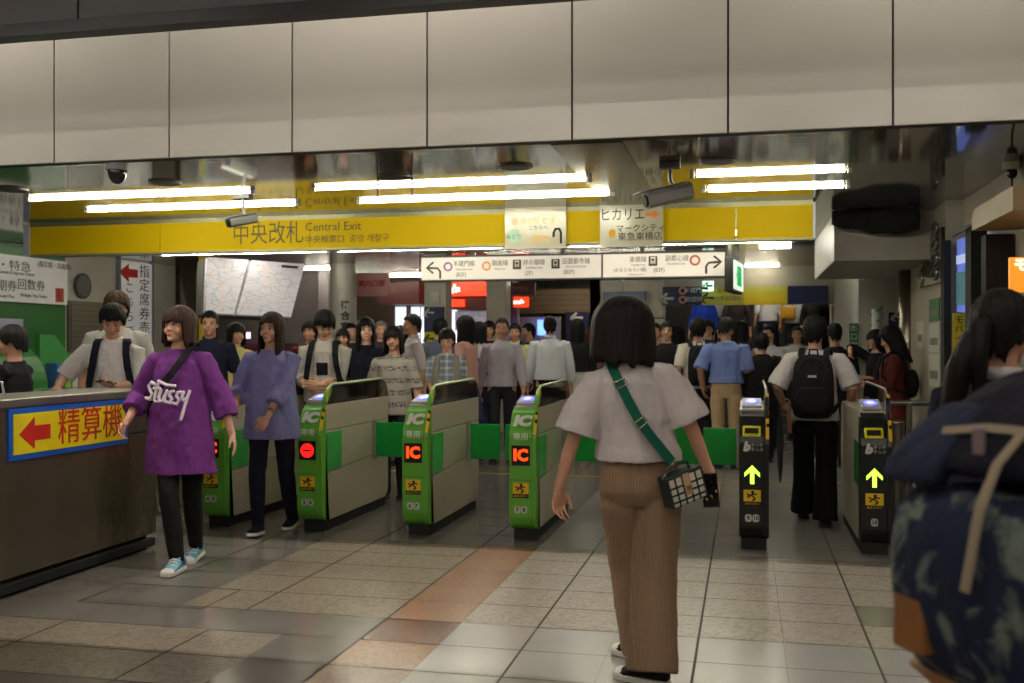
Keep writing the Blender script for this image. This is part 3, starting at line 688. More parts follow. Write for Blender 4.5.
a = [(5.13,.912),(5.26,1.005),(5.26,.955),(5.40,.955),(5.40,.868),(5.26,.868),(5.26,.82)]
obj('arrow', MB().prism(a, .016, .019, 'x'), redi, q)
text('精算機', (.0185, 5.80, .913), .235, redi, q, rotz=PI/2, bold=.0, sx=.95)
# dark bent tube armrest at the far left of the counter
q = tag(obj('handrail', MB().tube([(CX-.25,4.8,1.10),(CX-.25,4.8,1.2),(CX-.25,4.95,1.24),(CX-.25,5.2,1.24),(CX-.25,5.32,1.2),(CX-.25,5.34,1.10)], .008, 8), chrome, smooth=True), 'thin bent metal rail on top of the steel counter at far left', 'rail')
# black mouse-like holder on the counter
# metal fence
q = thing('metal_fence', 'low metal bar fence between the steel counter and the green gate', 'fence', (-4.5, 6.75, 0))
fm_ = mat('fence_metal', (176,166,146), .4, .4)
obj('top_rail', MB().tube([(0,0,.96),(0,1.9,.96)], .022, 10), fm_, q, smooth=True)
obj('bottom_rail', MB().box(-.012,.012,0,1.9,.09,.12), fm_, q)
for y in (0, 1.9): obj('post', MB().tube([(0,y,0),(0,y,.96)], .024, 12, round_=False), fm_, q)
for i in range(14): obj('bar', MB().tube([(0,.13+.125*i,.11),(0,.13+.125*i,.95)], .019, 8, round_=False), fm_, q)

# ================================================================ RIGHT SIDE
q = thing('metal_handrail', 'horizontal steel handrail between the right black gate and the wall', 'handrail', (1.0, 9.0, 0))
obj('rail', MB().tube([(.02,0,.95),(.64,0,.95)], .022, 12), steel, q, smooth=True); obj('rail', MB().tube([(.02,0,.6),(.64,0,.6)], .018, 12), steel, q, smooth=True)
for x in (.08,.32,.6): obj('post', MB().tube([(x,0,0),(x,0,.95)], .024, 12, round_=False), steel, q)
q = thing('steel_bollard', 'thick steel post standing behind the right black gate', 'post', (1.16, 8.55, 0))
obj('shaft', MB().cyl((0,0), .06, 0, .82, 20), steel, q)
obj('cap', MB().ell((0,0,.82),(.06,.06,.02),20,8), steel, q, smooth=True)
def prect(px0,py0,px1,py1,Y): return rectY(px0,py0,px1,py1,Y)
q = thing('display_kiosk', 'tall black framed kiosk with a blue lit screen at the right wall', 'display', (0,0,0))
r = prect(944,240,958,420,9.1); obj('frame', MB().box(r[0], 1.66, 9.1, 9.25, 0, r[3]), blackmatt, q)
r = prect(971,223,987,420,8.0); obj('frame', MB().box(r[0], r[1], 8.0, 8.2, 0, r[3]), blackmatt, q)
r = prect(986,234,1006,420,7.6); obj('frame', MB().box(r[0], r[1]+.05, 7.6, 7.75, 0, r[3]), blackmatt, q)
a = Vector((PY(957,9.0), 9.0, 0)); b_ = Vector((PY(971,8.1), 8.1, 0))
t1, t2 = TY(957,9.0), TY(971,8.1)
A, B_ = Vector((a.x,a.y,Z(240,t1))), Vector((b_.x,b_.y,Z(235,t2))); A0, B0 = Vector((a.x,a.y,Z(312,t1))), Vector((b_.x,b_.y,Z(313,t2)))
n_ = Vector((.05,.0,0))
obj('screen', quad(A,B_,B0,A0,n_), mat('kiosk_screen', (80,96,160), .25, 0, .5, 5, emit=(90,110,190), estr=.55), q)
k = quad(lp(A,A0,.22),lp(B_,B0,.22),lp(B_,B0,.34),lp(A,A0,.34),n_*.1,-.006); obj('screen_band', k, mat('screen_band', (170,180,215), .3, emit=(170,185,225), estr=.5), q)
k = quad(lp(A,A0,.45),lp(B_,B0,.45),lp(B_,B0,.9),lp(A,A0,.9),n_*.1,-.006); obj('screen_print', k, mat('screen_green', (70,110,110), .3, 0, .6, 14, emit=(60,110,120), estr=.35), q)
q = thing('vertical_sign', 'narrow yellow vertical sign with black lettering below the blue screen', 'sign', (PY(959,8.95), 8.95, 0))
obj('panel', MB().box(-.045,.045,0,.03,Z(374,8.3),Z(313,8.3)), mat('amber_panel', (196,176,20), .5), q)
for i, ch in enumerate('モバイル充電'): text(ch, (0,-.006,Z(320+9.5*i,8.3)), .075, ink, q)
q = thing('orange_poster', 'glowing orange poster with white lettering at the right edge', 'poster', (1.80-.0, 7.0, 0))
r = prect(1010,257,1050,292,7.0)
obj('panel', MB().box(r[0]-1.80, r[1]-1.80+.1, 0, .04, r[2], r[3]), mat('orange_lit', (235,140,30), .4, 0, .25, 3, emit=(255,150,40), estr=.5), q)
text('モトペ', (r[0]-1.80+.02, -.006, Z(266,6.5)), .09, wl_, q, align='LEFT', bold=.003)
r = prect(958,0,1040,0,7.3)
struct('trim_8', MB().box(1.5, 1.8, 6.4, 7.5, 2.2, 2.34), mat('brown_lintel', (150,128,84), .5))
# wall graphics and notices on the right wall
q = thing('glass_panel', 'black and silver swirl glass panel high on the right wall', 'panel', (1.66, 0, 0))
def YR(px): t = TX(px, 1.64); return P(px,t)[1], t
yE, tE = YR(921); yF, tF = YR(943)
yE = min(yE, 11.2); yF = max(yF, 9.35)
obj('glass', MB().box(-.03,-.001,yF,yE,Z(288,tE),Z(240,tE)), mat('swirl_glass', (40,40,44), .08, .2, .5, 2), q)
for k in range(4):
    for c_ in range(2):
        sw = MB()
        cy, cz = yF+.3+.75*c_, Z(288,tE)+.08+.13*k
        sw.tube([(-.035, cy+.17*math.cos(th)*(1-th/12), cz+.05*math.sin(th)) for th in [i*.5 for i in range(11)]], .012, 6)
        obj('swirl', sw, chrome, q, smooth=True)
for (p0,p1,q0,q1,c_,lb) in ((928,938,300,322,(40,110,60),'green framed notice on the right wall, uppermost'), (928,938,324,352,(190,190,180),'white notice on the right wall below the green one'),
        (928,938,354,386,(200,198,180),'pale notice with yellow edge on the right wall, lowest'), (916,922,322,348,(200,190,60),'small yellow notice on the right wall beside the orange arch')):
    ya, ta = YR(p0); yb, tb_ = YR(p1); ya, yb = sorted((ya,yb)); yb = min(yb, 11.35)
    q = thing('wall_notice', lb, 'notice', (1.66, ya, 0))
    obj('sheet', MB().box(-.012,-.001,0,yb-ya,Z(q1,ta),Z(q0,ta)), mat('notice_%d' % c_[0], c_, .5), q)
    obj('print', MB().box(-.014,-.012,.06,yb-ya-.06,Z(q0+(q1-q0)*.75,ta),Z(q0+(q1-q0)*.5,ta)), mat('notice_print', (120,120,110), .6), q)
q = thing('arch_sign', 'white panel with orange arch beside the slim steel pillar', 'sign', (PY(914,11.5), 11.46, 0))
obj('panel', MB().box(-.1,.22,0,.03,Z(395,10.8),Z(295,10.8)), mat('white_panel', (206,202,196), .5), q)
ar = MB(); pa = [(.22,Z(311,10.8)),(.1,Z(311,10.8)),(.04,Z(315,10.8)),(.0,Z(322,10.8)),(-.01,Z(334,10.8))]
ar.tube([(p[0],-.002,p[1]) for p in pa], (.035), 8, round_=False); obj('arch', ar, mat('orange_arch', (205,100,60), .5), q)
q = thing('arrow_sign', 'small navy sign with white left arrow on the pale wall at right', 'sign', (PY(897,12.85), 12.86, 0))
obj('panel', MB().box(-.09,.09,0,.03,Z(333,12),Z(312,12)), MC['sign_navy'], q); text('←', (0,-.012,Z(317,12)), .15, white_pl, q, bold=.006)
q = thing('striped_pole', 'green and white striped pole against the pale wall', 'pole', (PY(877,12.6), 12.6, 0))
obj('pole', MB().cyl((0,0),.06,0,Z(309,11.9),20), mat('pole_white', (200,205,200), .4), q)
for i in range(5): obj('stripe', MB().tube([(-.062,-.0,1.3+.12*i),(0,-.062,1.35+.12*i),(.062,0,1.4+.12*i)], .012, 6), mat('stripe_green', (40,140,80), .5), q)
q = thing('evacuation_sign', 'narrow green and white vertical sign on the pale wall left of the striped pole', 'sign', (PY(854,12.85), 12.87, 0))
obj('panel', MB().box(-.05,.05,0,.03,Z(361,12.1),Z(323,12.1)), mat('green_panel', (40,100,70), .5), q)
for i, ch in enumerate('出口案内'): text(ch, (0,-.006,Z(328+9*i,12.1)), .085, white_pl, q)
# black net hanging under the drop box
q = thing('black_net', 'black cloth bundle hanging from the ceiling at the upper right', 'cloth', (PY(875,9.75), 9.72, CZ))
w = (PY(919,9.75)-PY(832,9.75))/2
nb = MB(); rows = []
for i in range(25):
    u = i/24; x = -w + 2*w*u; d = .12+.10*min(1,u*2.2)-.02*max(0,u-.5)+.012*math.sin(11*u)
    rows.append([(x, .02+.06*math.cos(a_)+.012*math.sin(9*u+a_*3), -.005-d/2*(1-math.sin(a_)) + .008*math.sin(17*u+2*a_)) for a_ in [2*PI*k/14 for k in range(14)]])
nb.loft(rows); obj('cloth', nb, mat('black_cloth', (24,22,20), .9, 0, .2, 20, .5, 30), q, smooth=True)

# ================================================================ STAIRS AT THE BACK
stm = mat('stair_stone', (96,90,82), .5)
q = thing('staircase', 'wide grey staircase rising behind the sign header', 'stairs', (0, 17.2, 0))
for i in range(9):
    obj('step', MB().box(-2.2, 1.3, .3*i, 4.5, .14*i, .14*(i+1)), stm, q)
for x in (-.55, .35):
    o = thing('stair_rail', 'steel handrail on the stairs, ' + ('left one' if x < 0 else 'right one'), 'handrail', (x, 17.15, 0))
    obj('rail', MB().tube([(0,0,.95),(0,2.6,2.15)], .03, 8), steel, o, smooth=True)
    for k in range(3): obj('post', MB().tube([(0,.1+.9*k,.1+.42*k),(0,.1+.9*k,1.0+.41*k)], .022, 8), steel, o)
# ================================================================ TICKET GATES
lime = mat('lime_green_plastic', (98,172,58), .3, 0, .03, 2)
limed = mat('dark_green_panel', (22,120,56), .3, 0, .04, 2)
palel = mat('pale_green_trim', (178,196,150), .3, .2)
gateside = mat('gate_steel', (196,188,168), .36, .2, .05, 3, .03, 40, stretch=(1,.2,1))
glass_b = mat('smoked_glass', (96,98,100), .04, 0, .05, 2, trans=.94)
plint = mat('plinth_rubber', (22,22,22), .6)
glow = mat('reader_glow', (90,110,255), .3, emit=(90,90,255), estr=1.3)
glow2 = mat('reader_glow_core', (160,180,255), .3, emit=(150,150,255), estr=1.3)
ambers = mat('amber_display', (255,90,20), .4, emit=(255,62,12), estr=1.1)
reds = mat('red_display', (240,30,20), .4, emit=(255,25,25), estr=.9)
limea = mat('lime_arrow', (170,240,60), .4, emit=(180,250,70), estr=1.3)
stk = mat('sticker_yellow', (232,190,20), .5)
L_ = 1.5
def gate(x, label, nums, kind, group, flapL, flapR, y=7.28):
    blk = kind == 'black'
    body_m = mat('gate_black', (22,23,24), .3) if blk else lime
    q = thing('ticket_gate', label, 'ticket gate', (x, y, 0), 0, group)
    obj('plinth', MB().box(-.085, .085, .1, L_-.04, 0, .085), plint, q, bevel=.004)
    R = .13
    lowf = arc(R, .08+R, R, 270, 180, 8)        # (y,z) round front foot
    front = [(.15,.08)] + lowf + [(0,.745),(.012,.80),(.10,.93),(.15,.965)]
    obj('front_cowling', MB().prism(front, -.1, .072, 'x'), body_m, q, bevel=.008)
    bar = [(.085,.08)] + [(p[0], p[1]) for p in lowf] + [(0,.745),(.02,.83)] + arc(.22,.97,.14,180,100,6)
    inner = [(.2,1.06)] + [(.105,.97),(.09,.80),(.09,.30),(.10,.22),(.15,.08)]
    obj('edge_cowling', MB().prism(bar + inner[::-1][:0] + inner, .072, .1, 'x'), body_m, q, bevel=.004)
    for zz in (.752, .45): obj('seam', MB().box(-.1005,.0725,-.0012 if zz < .7 else .0,.08,zz-.0015,zz+.0015), mat('seam_dark', (30,60,20) if not blk else (8,8,8), .6), q)
    # body behind the cowling
    bod = [(.152,.08),(L_-.12,.08)] + arc(L_-.12,.20,.12,270,360,6) + [(L_,.84)] + arc(L_-.14,.84,.14,0,90,6) + [(.152,.975)]
    obj('body', MB().prism(bod, -.097, .07, 'x'), gateside, q, bevel=.003)
    side = [(.152,.08),(L_-.10,.08)] + arc(L_-.10,.18,.10,270,360,6) + [(L_,.97),(.107,.97),(.092,.80),(.092,.30),(.102,.22)]
    # side panel in two plates with a seam
    obj('side_panel', MB().prism([(.152,.08),(L_-.10,.08)] + arc(L_-.10,.18,.10,270,360,6) + [(L_,.50),(.092,.44),(.092,.30),(.102,.22)], .0705, .098, 'x'), gateside, q, bevel=.002)
    obj('side_panel', MB().prism([(.092,.446),(L_,.506),(L_,.77),(.092,.77)], .0705, .098, 'x'), gateside, q, bevel=.002)
    obj('side_panel', MB().prism([(.092,.776),(L_,.776),(L_,.968),(.107,.968)], .0705, .098, 'x'), gateside, q, bevel=.002)
    gl = [(.108,.972),(.15,1.08),(.24,1.112),(L_-.16,1.125)] + arc(L_-.13,.995,.13,90,0,6) + [(L_,.972)]
    obj('smoked_screen', MB().prism(gl, .076, .096, 'x'), glass_b, q, bevel=.002)
    rim = [(.086,.0+.08,.80),(.086,.095,.97),(.086,.14,1.085),(.086,.24,1.122),(.086,L_-.16,1.135),(.086,L_-.06,1.105),(.086,L_+.005,1.0),(.086,L_+.005,.5)]
    obj('rim', MB().tube(rim, (.010), 8, round_=False), palel if not blk else steel, q, smooth=True)
    obj('caution_strip', MB().prism([(-.004,.78),(.014,.83),(.086,.975),(.13,1.09),(.15,1.085),(.105,.97),(.035,.83),(.012,.78)], .08, .1015, 'x'), stk, q)
    for i in range(3): obj('caution_mark', MB().box(.085,.1025,.03+.028*i,.042+.028*i,.855+.055*i,.885+.055*i), ink, q)
    # reader on top
    M = Matrix.Translation((-.012,.15,.982)) @ Matrix.Rotation(math.radians(12), 4, 'X')
    obj('card_reader', MB().box(-.068,.068,0,.21,0,.022).xform(M), mat('reader_grey', (190,194,200), .25), q, bevel=.006)
    obj('reader_light', MB().ell((0,.105,.023),(.048,.068,.003),24,6).xform(M), glow, q, smooth=True)
    obj('reader_light', MB().ell((0,.105,.0255),(.030,.044,.002),24,6).xform(M), glow2, q, smooth=True)
    # front details
    T = -.012
    if blk:
        sl = MB()
        Ms = Matrix.Translation((-.015,.018,.83)) @ Matrix.Rotation(math.radians(-35), 4, 'X')
        obj('ticket_slot', MB().box(-.062,.062,-.012,.004,-.042,.042).xform(Ms), mat('slot_yellow', (214,210,30), .35), q, bevel=.008)
        obj('slot_mouth', MB().box(-.045,.045,-.016,-.01,-.022,.018).xform(Ms), black, q)
        text('b', (-.05,-.003,.725), .085, white_pl, q, bold=.006, shear=.2)
        text('タッチ', (.02,-.003,.738), .028, white_pl, q); text('きっぷ', (.02,-.003,.708), .028, white_pl, q)
        ar = [(T-.052,.545),(T,.60),(T+.052,.545),(T+.052,.518),(T+.014,.553),(T+.014,.47),(T-.014,.47),(T-.014,.553),(T-.052,.518)]
        obj('arrow_display', MB().prism(ar, -.004, 0, 'y'), limea, q)
    else:
        Ms = Matrix.Translation((-.014,.050,.872)) @ Matrix.Rotation(math.radians(-33), 4, 'X')
        text('IC', (0,0,0), .115, white_pl, q, M=Ms, bold=.008, shear=.12, sx=1.15)
        text('専用', (T,-.002,.762), .058, mat('pale_letters', (215,235,200), .5), q, bold=.0, tilt=-.2)
        obj('display', MB().box(T-.068,T+.068,-.006,.002,.555,.70), black, q, bevel=.002)
        if kind == 'stop':
            obj('display_light', MB().tube([(T,-.010,.628),(T,-.006,.628)], .054, 28, round_=False), reds, q)
            obj('display_bar', MB().box(T-.032,T+.032,-.012,-.0095,.621,.635), mat('dim_bar', (120,20,20), .5), q)
        else:
            text('IC', (T,-.009,.628), .115, ambers, q, bold=.005)
    zs = .37
    obj('sticker', MB().box(T-.058,T+.058,-.003,.001,zs-.02,zs+.06), stk, q)
    obj('sticker_band', MB().box(T-.058,T+.058,-.003,.001,zs-.05,zs-.021), ink, q)
    f = MB(); f.ell((T+.004,-.004,zs+.043),(.011,.002,.011),10,6)
    for a_, b2 in (((-.03,.005),(.0,.03)),((.0,.03),(.03,.03)),((.0,.02),(.02,-.0)),((-.02,.025),(-.035,.03)),((.02,0),(.005,-.012))):
        f.tube([(T+a_[0],-.004,zs+a_[1]),(T+b2[0],-.004,zs+b2[1])], .005, 6)
    obj('sticker_figure', f, ink, q)
    text('▲あぶない', (T,-.005,zs-.035), .020, stk, q)
    np_ = MB(); n_ = len(nums)
    for i, s in enumerate(nums):
        xx = T + (i-(n_-1)/2)*.05
        obj('number_plate', MB().prism([(xx+.0235*math.copysign(abs(math.cos(a_))**.6, math.cos(a_)), .235+.026*math.copysign(abs(math.sin(a_))**.6, math.sin(a_))) for a_ in [2*PI*k/20 for k in range(20)]], -.003, .001, 'y'), mat('plate_pale', (196,198,188), .5), q)
        text(s, (xx,-.005,.235), .04, ink, q, bold=.001)
    # recess panels and flaps
    fp = limed if blk else mat('recess_green', (64,176,84), .3)
    obj('recess_panel', MB().box(.0985,.1015,.11,.40,.46,.755), fp, q)
    obj('recess_panel', MB().box(-.1015,-.0975,.155,.44,.46,.755), limed, q)
    for sgn, on in ((-1, flapL), (1, flapR)):
        if on:
            a0 = .1 if sgn > 0 else -.1
            fl_ = MB().prism([(1.10,.47),(1.10,.765),(1.13,.765),(1.13,.47)], min(a0, a0+sgn*.285), max(a0, a0+sgn*.285), 'x')
            obj('flap', fl_, mat('flap_green', (0,150,56), .3), q, bevel=.008)
            obj('flap_hinge', MB().box(min(a0,a0+sgn*.03), max(a0,a0+sgn*.03), 1.09, 1.14, .45, .785), mat('hinge_grey', (150,150,140), .4, .4), q, bevel=.004)
    return q
GG = 'ticket gates across the passage'
g0 = gate(-4.03, 'leftmost green ticket gate, behind the people in purple and lavender', '45', 'ic', GG, False, False)
gate(-3.225, 'green ticket gate showing a round red no entry light', '56', 'stop', GG, False, True)
gate(-2.385, 'green ticket gate with orange IC display, numbered 6 and 7', '67', 'ic', GG, True, True)
gate(-1.57, 'green ticket gate with orange IC display, numbered 7 and 8', '78', 'ic', GG, True, True)
gate(-.74, 'green ticket gate hidden behind the woman in beige trousers', '89', 'ic', GG, True, True)
gate(.06, 'black ticket gate with lime up arrow, numbered 9 and 10, left of the backpack wearer', ['9','10'], 'black', GG, True, False)
gate(.86, 'black ticket gate with lime up arrow at far right, numbered 10', ['10'], 'black', GG, False, False)
# guidance screen on the leftmost gate
obj('screen_box', MB().box(-.09,.1,.62,.9,1.0,1.14), black, g0, bevel=.01)
for i in (-1,1): obj('screen_light', MB().box(i*.045-.03,i*.045+.03,.612,.62,1.05,1.075), mat('blue_led', (40,90,255), .3, emit=(50,110,255), estr=3), g0)
# ================================================================ PEOPLE
def V(*a): return Vector(a)
def ik(a, b, l1, l2, pole):
    """middle joint between a and b for bone lengths l1, l2, bent towards pole; b is pulled in when out of reach"""
    a, b = Vector(a), Vector(b); d = b - a; L = d.length
    if L > (l1+l2)*.995: b = a + d.normalized()*(l1+l2)*.995; d = b - a; L = d.length
    c = max(-1, min(1, (l1*l1 + L*L - l2*l2)/(2*l1*L)))
    u = d.normalized(); p = Vector(pole); p = (p - u*p.dot(u)).normalized()
    return a + u*l1*c + p*l1*math.sqrt(1-c*c), b
def ering(c, rx, ry, n=20, tilt=None, fold=0, nf=9, ph=0, sq=1.0):
    out = []
    for k in range(n):
        a = 2*PI*k/n; f = 1 + fold*math.sin(nf*a+ph)
        cx, cy = math.cos(a), math.sin(a)
        if sq != 1: cx = math.copysign(abs(cx)**sq, cx); cy = math.copysign(abs(cy)**sq, cy)
        v = Vector((cx*rx*f, cy*ry*f, 0))
        if tilt: v = tilt @ v
        out.append(Vector(c) + v)
    return out
skin_c = {}
def skinm(k=0):
    cs = [(206,156,128),(190,140,112),(216,170,144),(176,126,98)]
    return mat('skin_%d' % k, cs[k], .5, 0, .04, 5)
def hairm(c):
    m = mat('hair_%d_%d_%d' % c, tuple(int(v*.62) for v in c), .55, 0, .45, 50, .7, 60, stretch=(1,1,.07), spec=.22); return m
def cloth(c, pat=None, key=''):
    nm = 'fabric_%d_%d_%d%s' % (*c, key)
    if nm in MC: return MC[nm]
    m = mat(nm, c, .85, 0, .08, 5, .55, 7, spec=.25, stretch=(1.2,1.2,.42)); m.node_tree.nodes['Bump'].inputs['Distance'].default_value = .06
    if pat:
        N, L, b = nodes(m); src = b.inputs['Base Color'].links[0].from_socket
        tc = N.new('ShaderNodeTexCoord')
        kind, c2, sc = pat
        if kind == 'stripes':
            wv = N.new('ShaderNodeTexWave'); wv.inputs['Scale'].default_value = sc; wv.inputs['Distortion'].default_value = .6; wv.bands_direction = 'X'
            L.new(tc.outputs['Object'], wv.inputs['Vector']); fac = wv.outputs['Fac']
            mr = N.new('ShaderNodeMapRange'); mr.inputs['To Max'].default_value = .35; L.new(fac, mr.inputs['Value']); fac = mr.outputs[0]
            bp = N.new('ShaderNodeBump'); bp.inputs['Strength'].default_value = .5; bp.inputs['Distance'].default_value = .004
            L.new(wv.outputs['Fac'], bp.inputs['Height']); L.new(bp.outputs[0], b.inputs['Normal'])
        elif kind == 'plaid':
            sp = N.new('ShaderNodeSeparateXYZ'); L.new(tc.outputs['Object'], sp.inputs[0]); outs = []
            for ax in (0, 2):
                pp = N.new('ShaderNodeMath'); pp.operation = 'PINGPONG'; pp.inputs[1].default_value = sc; L.new(sp.outputs[ax], pp.inputs[0])
                g = N.new('ShaderNodeMath'); g.operation = 'LESS_THAN'; g.inputs[1].default_value = sc*.35; L.new(pp.outputs[0], g.inputs[0]); outs.append(g)
            ad = N.new('ShaderNodeMath'); ad.operation = 'ADD'; L.new(outs[0].outputs[0], ad.inputs[0]); L.new(outs[1].outputs[0], ad.inputs[1])
            mu = N.new('ShaderNodeMath'); mu.operation = 'MULTIPLY'; mu.inputs[1].default_value = .5; L.new(ad.outputs[0], mu.inputs[0]); fac = mu.outputs[0]
        elif kind == 'bands':
            sp = N.new('ShaderNodeSeparateXYZ'); L.new(tc.outputs['Object'], sp.inputs[0])
            pp = N.new('ShaderNodeMath'); pp.operation = 'PINGPONG'; pp.inputs[1].default_value = sc; L.new(sp.outputs[2], pp.inputs[0])
            g = N.new('ShaderNodeMath'); g.operation = 'LESS_THAN'; g.inputs[1].default_value = sc*.45; L.new(pp.outputs[0], g.inputs[0])
            ck = N.new('ShaderNodeTexVoronoi'); ck.inputs['Scale'].default_value = 70; L.new(tc.outputs['Object'], ck.inputs['Vector'])
            g2 = N.new('ShaderNodeMath'); g2.operation = 'LESS_THAN'; g2.inputs[1].default_value = .45; L.new(ck.outputs['Distance'], g2.inputs[0])
            mu = N.new('ShaderNodeMath'); mu.operation = 'MULTIPLY'; L.new(g.outputs[0], mu.inputs[0]); L.new(g2.outputs[0], mu.inputs[1]); fac = mu.outputs[0]
        elif kind == 'blotch':
            nz = N.new('ShaderNodeTexNoise'); nz.inputs['Scale'].default_value = sc; nz.inputs['Detail'].default_value = 6; nz.inputs['Distortion'].default_value = 1.5
            L.new(tc.outputs['Object'], nz.inputs['Vector'])
            mr = N.new('ShaderNodeMapRange'); mr.inputs['From Min'].default_value = .5; mr.inputs['From Max'].default_value = .62; L.new(nz.outputs['Fac'], mr.inputs['Value']); fac = mr.outputs[0]
        mx = N.new('ShaderNodeMix'); mx.data_type = 'RGBA'; L.new(fac, mx.inputs[0]); L.new(src, mx.inputs[6]); mx.inputs[7].default_value = lin(c2)
        L.new(mx.outputs[2], b.inputs['Base Color'])
    return m
eye_w = mat('eye_white', (225,220,215), .3); eye_d = mat('eye_dark', (24,16,12), .2)

def hand_mb(mb, wrist, fdir, palm_n, s, curl=.35, spread=.1, side=1, grip=0, r=.0082):
    """palm and five separate fingers; fdir: pointing direction, palm_n: palm normal, side: +1 when the thumb lies towards fdir x palm_n"""
    f = Vector(fdir).normalized(); n = Vector(palm_n); n = (n - f*n.dot(f)).normalized(); w = f.cross(n)*side
    wr = Vector(wrist)
    B = Matrix((w, f, n)).transposed()       # columns
    mb.ell(wr + f*.045*s, (.036*s, .05*s, .014*s), 14, 10, B)
    mb.tube([wr - f*.02*s, wr + f*.02*s], [(.026*s,.02*s)]*2, 10)
    lens = [(.034,.086,.072),(.0115,.093,.080),(-.0115,.090,.075),(-.033,.080,.060)]
    for i, (ox, base, L) in enumerate(lens):
        p = wr + f*base*s*.95 + w*ox*s; a = curl*(.8+.12*i); pts = [p - f*.025*s, p]; d = f.copy()
        ang = 0
        for seg in (.42, .33, .25):
            ang += a*(1+grip)
            dd = (f*math.cos(ang) + n*math.sin(ang) + w*(ox*spread*8)).normalized()
            p = p + dd*L*seg*s; pts.append(p)
        mb.tube(pts, [r*1.08*s, r*1.05*s, r*s, r*.92*s, r*.8*s], 8)
    # thumb from the side of the palm
    p = wr + f*.025*s + w*.022*s
    t1 = p + (f*.55 + w*.75 + n*.3).normalized()*.038*s
    t2 = t1 + (f*.85 + w*.25 + n*(.35+grip*.5)).normalized()*.032*s
    t3 = t2 + (f*.85 - w*.05 + n*(.4+grip*.7)).normalized()*.024*s
    mb.tube([p, t1, t2, t3], [.013*s, .0115*s, .0098*s, .0085*s], 8)

def head_mb(mb, Mh, s, male=0):
    def E(c, r, rot=None):
        e = MB().ell(Vector(c)*s, Vector(r)*s, 20, 14, rot); e.xform(Mh); mb.add(e.v, e.f)
    E((0,-.012,.035), (.073,.090,.078)); E((0,.018,-.015), (.064,.072,.088)); E((0,.045,-.072), (.040,.040,.034))
    E((0,.078,-.095), (.020,.014,.013)); E((0,-.055,-.03), (.055,.045,.06))
    for sg in (-1,1):
        E((sg*.036,.060,-.035), (.026,.022,.026)); E((sg*.030,.078,.020), (.026,.011,.007)); E((sg*.073,-.004,-.012), (.008,.018,.030))
    nz = MB().tube([V(0,.080,.012)*s, V(0,.092,-.012)*s, V(0,.100,-.030)*s], [.007*s,.009*s,.012*s], 10); nz.xform(Mh); mb.add(nz.v, nz.f)
    E((-.011,.088,-.033), (.007,.009,.006)); E((.011,.088,-.033), (.007,.009,.006))
    E((0,.083,-.061), (.019,.008,.0045)); E((0,.081,-.070), (.016,.008,.0048))

def hair_mb(Mh, s, kind, seed=0, front=None):
    """shell of hair over the skull; bottom edge depends on direction; returns mesh and lock count"""
    r_ = random.Random(seed); mb = MB()
    P_ = {'short':   dict(f=.062, sd=.006, bk=-.075, th=.014, wide=.95, flare=0, bang=.85),
          'mop':     dict(f=.040, sd=-.012, bk=-.085, th=.022, wide=1.02, flare=0, bang=.85),
          'bob':     dict(f=.022, sd=-.120, bk=-.150, th=.024, wide=1.08, flare=.05, bang=.72),
          'bigbob':  dict(f=.020, sd=-.125, bk=-.155, th=.040, wide=1.26, flare=.30, bang=.72),
          'long':    dict(f=.045, sd=-.235, bk=-.300, th=.022, wide=1.02, flare=.10, bang=.60),
          'longer':  dict(f=.045, sd=-.300, bk=-.380, th=.024, wide=1.02, flare=.15, bang=.60),
          'tied':    dict(f=.055, sd=-.012, bk=-.085, th=.014, wide=.98, flare=0, bang=.8)}[kind]
    n, m = 64, 26; fr = P_['f'] if front is None else front
    ph = [r_.uniform(0, 6.28) for _ in range(8)]
    def sm(x): x = max(0, min(1, x)); return x*x*(3-2*x)
    outer = []; inner = []
    for j in range(m+1):
        ro = []; ri = []
        for i in range(n):
            a = 2*PI*i/n                       # 0 = front (+y)
            af = abs((a+PI) % (2*PI) - PI)
            k1 = sm((af - P_['bang'])/.45); k2 = sm((af-1.5)/1.1)
            low = fr*(1-k1) + k1*(P_['sd']*(1-k2) + P_['bk']*k2)
            low += .010*math.sin(9*a+ph[0]) *(.5+k1) + .007*math.sin(23*a+ph[1]) + .004*math.sin(41*a+ph[2])
            top = .118
            u = j/m
            for (lst, off) in ((ro, P_['th']), (ri, .002)):
                zt = top + off
                # polar sweep over crown, then straight down
                zc = .030
                ax, ay = (.074+off)*P_['wide'], .094+off
                z = zt + (low-zt)*u**1.15 if True else 0
                if z > zc: rr_ = math.sqrt(max(0, 1-((z-zc)/(zt-zc))**2)); 
                else: rr_ = 1.0
                if z < zc:
                    q = (zc - z)/.20
                    if P_['flare'] == 0: rr_ = 1 - .20*q*q*2
                    else: rr_ = 1 + P_['flare']*min(q,1.2)*.35 - .10*max(0,q-.55)**1.5
                    if P_['flare'] and af > 2.1: rr_ *= 1 - .10*min(1,q)*(1 if P_['flare'] < .2 else .3)
                rr_ *= 1 + (.014*math.sin(31*a+ph[3]+6*z) + .010*math.sin(53*a+ph[4]-9*z) + .012*math.sin(12*a+ph[5]+14*z))*(1 if lst is ro else 0)
                x = math.sin(a)*ax*rr_; y = math.cos(a)*ay*rr_ - .012
                # cheeks: long hair in front hugs the face side
                if z < -.0 and af < 1.5: y = min(y, .052 + .2*max(0,-z-.08))
                lst.append(Vector((x, y, z))*s)
        outer.append(ro); inner.append(ri)
    mb.loft(outer, False); mb.loft(inner, False)
    o = [outer[-1], inner[-1]]; mb.loft(o, False)
    # close the crown
    mb.add([V(0,-.012,.118+P_['th']+.001)*s] + outer[0], [(0, i+1, (i+1) % n + 1) for i in range(n)])
    mb.xform(Mh); return mb

